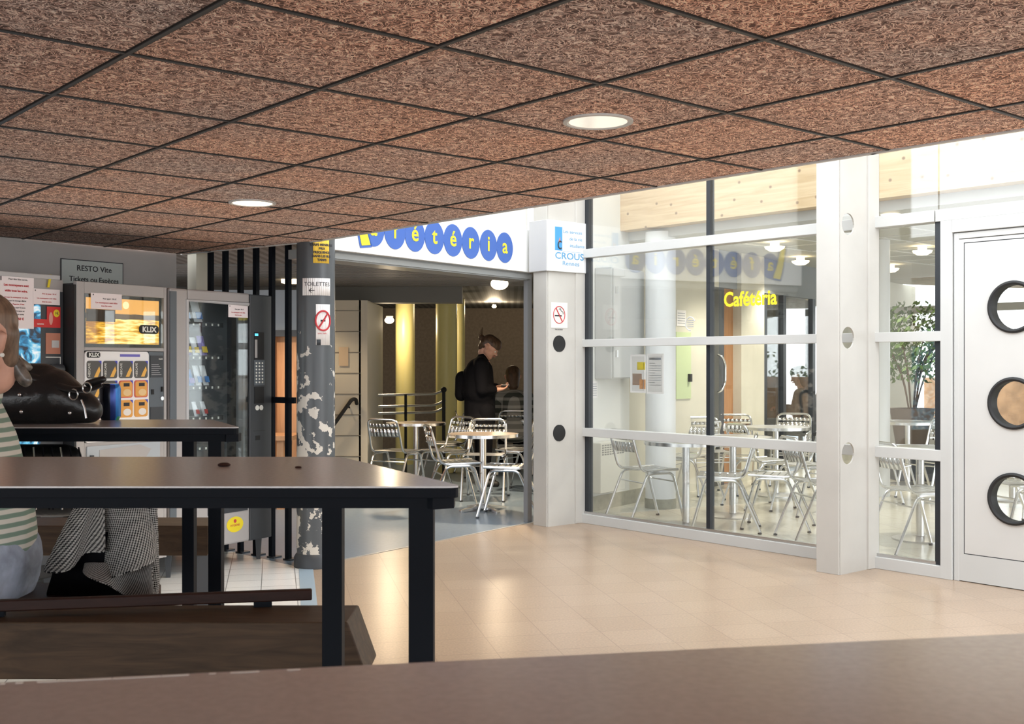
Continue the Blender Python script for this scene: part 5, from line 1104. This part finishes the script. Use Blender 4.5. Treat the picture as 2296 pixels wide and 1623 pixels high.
blob('shoe',[((.0,-.08,.035),.04,(.14,-.1,.03),.034)],m_black,wp_,.01,2); blob('shoe',[((-.02,.08,.035),.04,(.11,.07,.03),.034)],m_black,wp_,.01,2)
h2=lambda a,ra,b,rb:(T2(*a),ra*.98,T2(*b),rb*.98)
blob('hair',[h2((-.035,0,.05),.086,(.03,0,.055),.078),h2((-.06,0,.0),.08,(-.07,0,-.03),.06),h2((.03,.04,.06),.045,(.07,.01,.06),.03),h2((.03,-.04,.06),.045,(.07,-.01,.06),.03),h2((-.11,0,.03),.04,(-.14,0,.04),.035)],m_hairB,wp_,.008,3)
for i in range(5): MB().tube([T2(-.13,.0,.04),T2(-.17-.01*i,.03*(i-2),.07+.015*i)],.003,5).build('hair_strand',m_hairB,wp_,smooth=True)
t=thing('wallet','dark wallet held in the hands of the standing person','wallet',WP+Vector((.235,-.06,1.06))); MB().box(-.045,.045,-.03,.03,0,.018).build('cover',m_black,t,bevel=.004); MB().box(-.04,.04,-.028,.02,.018,.02).build('paper',m_paper,t)
t=thing('backpack','black rucksack on the back of the standing person','bag',WP+Vector((-.2,.05,.95))); blob('body',[((-.04,0,.02),.07,(-.03,0,.2),.075)],m_coat,t,.012,3); MB().tube(fillet([(.02,-.05,.22),(.1,-.12,.4),(.16,-.13,.35)],.05),.012,6).build('strap',m_coat,t,smooth=True)
# ---- seated people farther back
def sitter(base,rz,label,cloth,s=1.0,seat=.44,hairm=m_hairB):
    q=thing('person',label,'person',base,rz); z=seat
    T3=lambda *p: Matrix.Translation((0.02,0,z+.7))@Matrix.Rotation(R(15),4,'Y')@Vector(p)
    bdy=headcaps(T3,1)+[((-.02,0,z+.5),.05,(0,0,z+.62),.05),((-.06,0,z+.1),.12,(-.04,0,z+.45),.12)]
    for sy in (-1,1): bdy+=[((-.04,sy*.09,z+.08),.085,(.38,sy*.1,z+.07),.06),((.38,sy*.1,z+.06),.055,(.4,sy*.1,.08),.035),((.4,sy*.1,.04),.035,(.52,sy*.1,.03),.03),((-.03,sy*.17,z+.5),.05,(.02,sy*.2,z+.26),.04),((.02,sy*.2,z+.26),.04,(.24,sy*.1,z+.3),.028)]+hand(None,(.24,sy*.1,z+.3),(1,-sy*.2,0),(0,0,-1),side=sy)
    blob('body',bdy,m_skin,q,.009,3); headparts(q,Vector((.02,0,z+.7)),0,R(15),1,hairm,m_skin)
    blob('jacket',[((-.06,-.05,z+.08),.15,(-.06,.05,z+.08),.15),((-.06,0,z+.1),.16,(-.05,0,z+.42),.15)]+[((-.04,sy*.08,z+.46),.1,(-.04,sy*.16,z+.48),.075) for sy in (-1,1)]+[((-.03,sy*.17,z+.48),.072,(.02,sy*.21,z+.26),.06) for sy in (-1,1)]+[((.02,sy*.21,z+.26),.058,(.21,sy*.11,z+.3),.042) for sy in (-1,1)],cloth,q,.014,3)
    blob('trousers',[((-.04,sy*.09,z+.08),.1,(.38,sy*.1,z+.07),.078) for sy in (-1,1)]+[((.38,sy*.1,z+.06),.075,(.4,sy*.1,.08),.06) for sy in (-1,1)],m_coat,q,.014,3)
    for sy in (-1,1): blob('shoe',[((.4,sy*.1,.035),.04,(.53,sy*.1,.03),.034)],m_black,q,.01,2)
    blob('hair',[(T3(-.035,0,.05),.09,T3(.02,0,.055),.083),(T3(-.05,0,0),.088,T3(-.06,0,-.1),.07)],hairm,q,.011,3)
    return q
sitter(AT(1150,13.15),R(95),'seated person in a dark plaid jacket seen from behind, beside the right jamb',MATS['plaid'])
p=AT(1795,14.3); sitter(p,R(150),'seated person in a dark jacket seen dimly through the dark-framed opening',m_plast,hairm=m_black)
oc=thing('office_chair','black office chair under the dimly seen seated person','chair',p); MB().lathe([(0,.38),(.23,.39),(.23,.43),(0,.44)],seg=24).build('seat',m_black,oc,smooth=True); MB().tube(fillet([(.2,.2,.42),(.28,.22,.95),(.28,-.22,.95),(.2,-.2,.42)],.1),.02,8).build('back_loop',m_black,oc,smooth=True); MB().tube([(0,0,0.05),(0,0,.38)],.03,10).build('stem',m_plast,oc)
for k in range(5): MB().tube([(0,0,.06),(.26*math.cos(k*1.257),.26*math.sin(k*1.257),.02)],.02,6).build('base_leg',m_plast,oc)
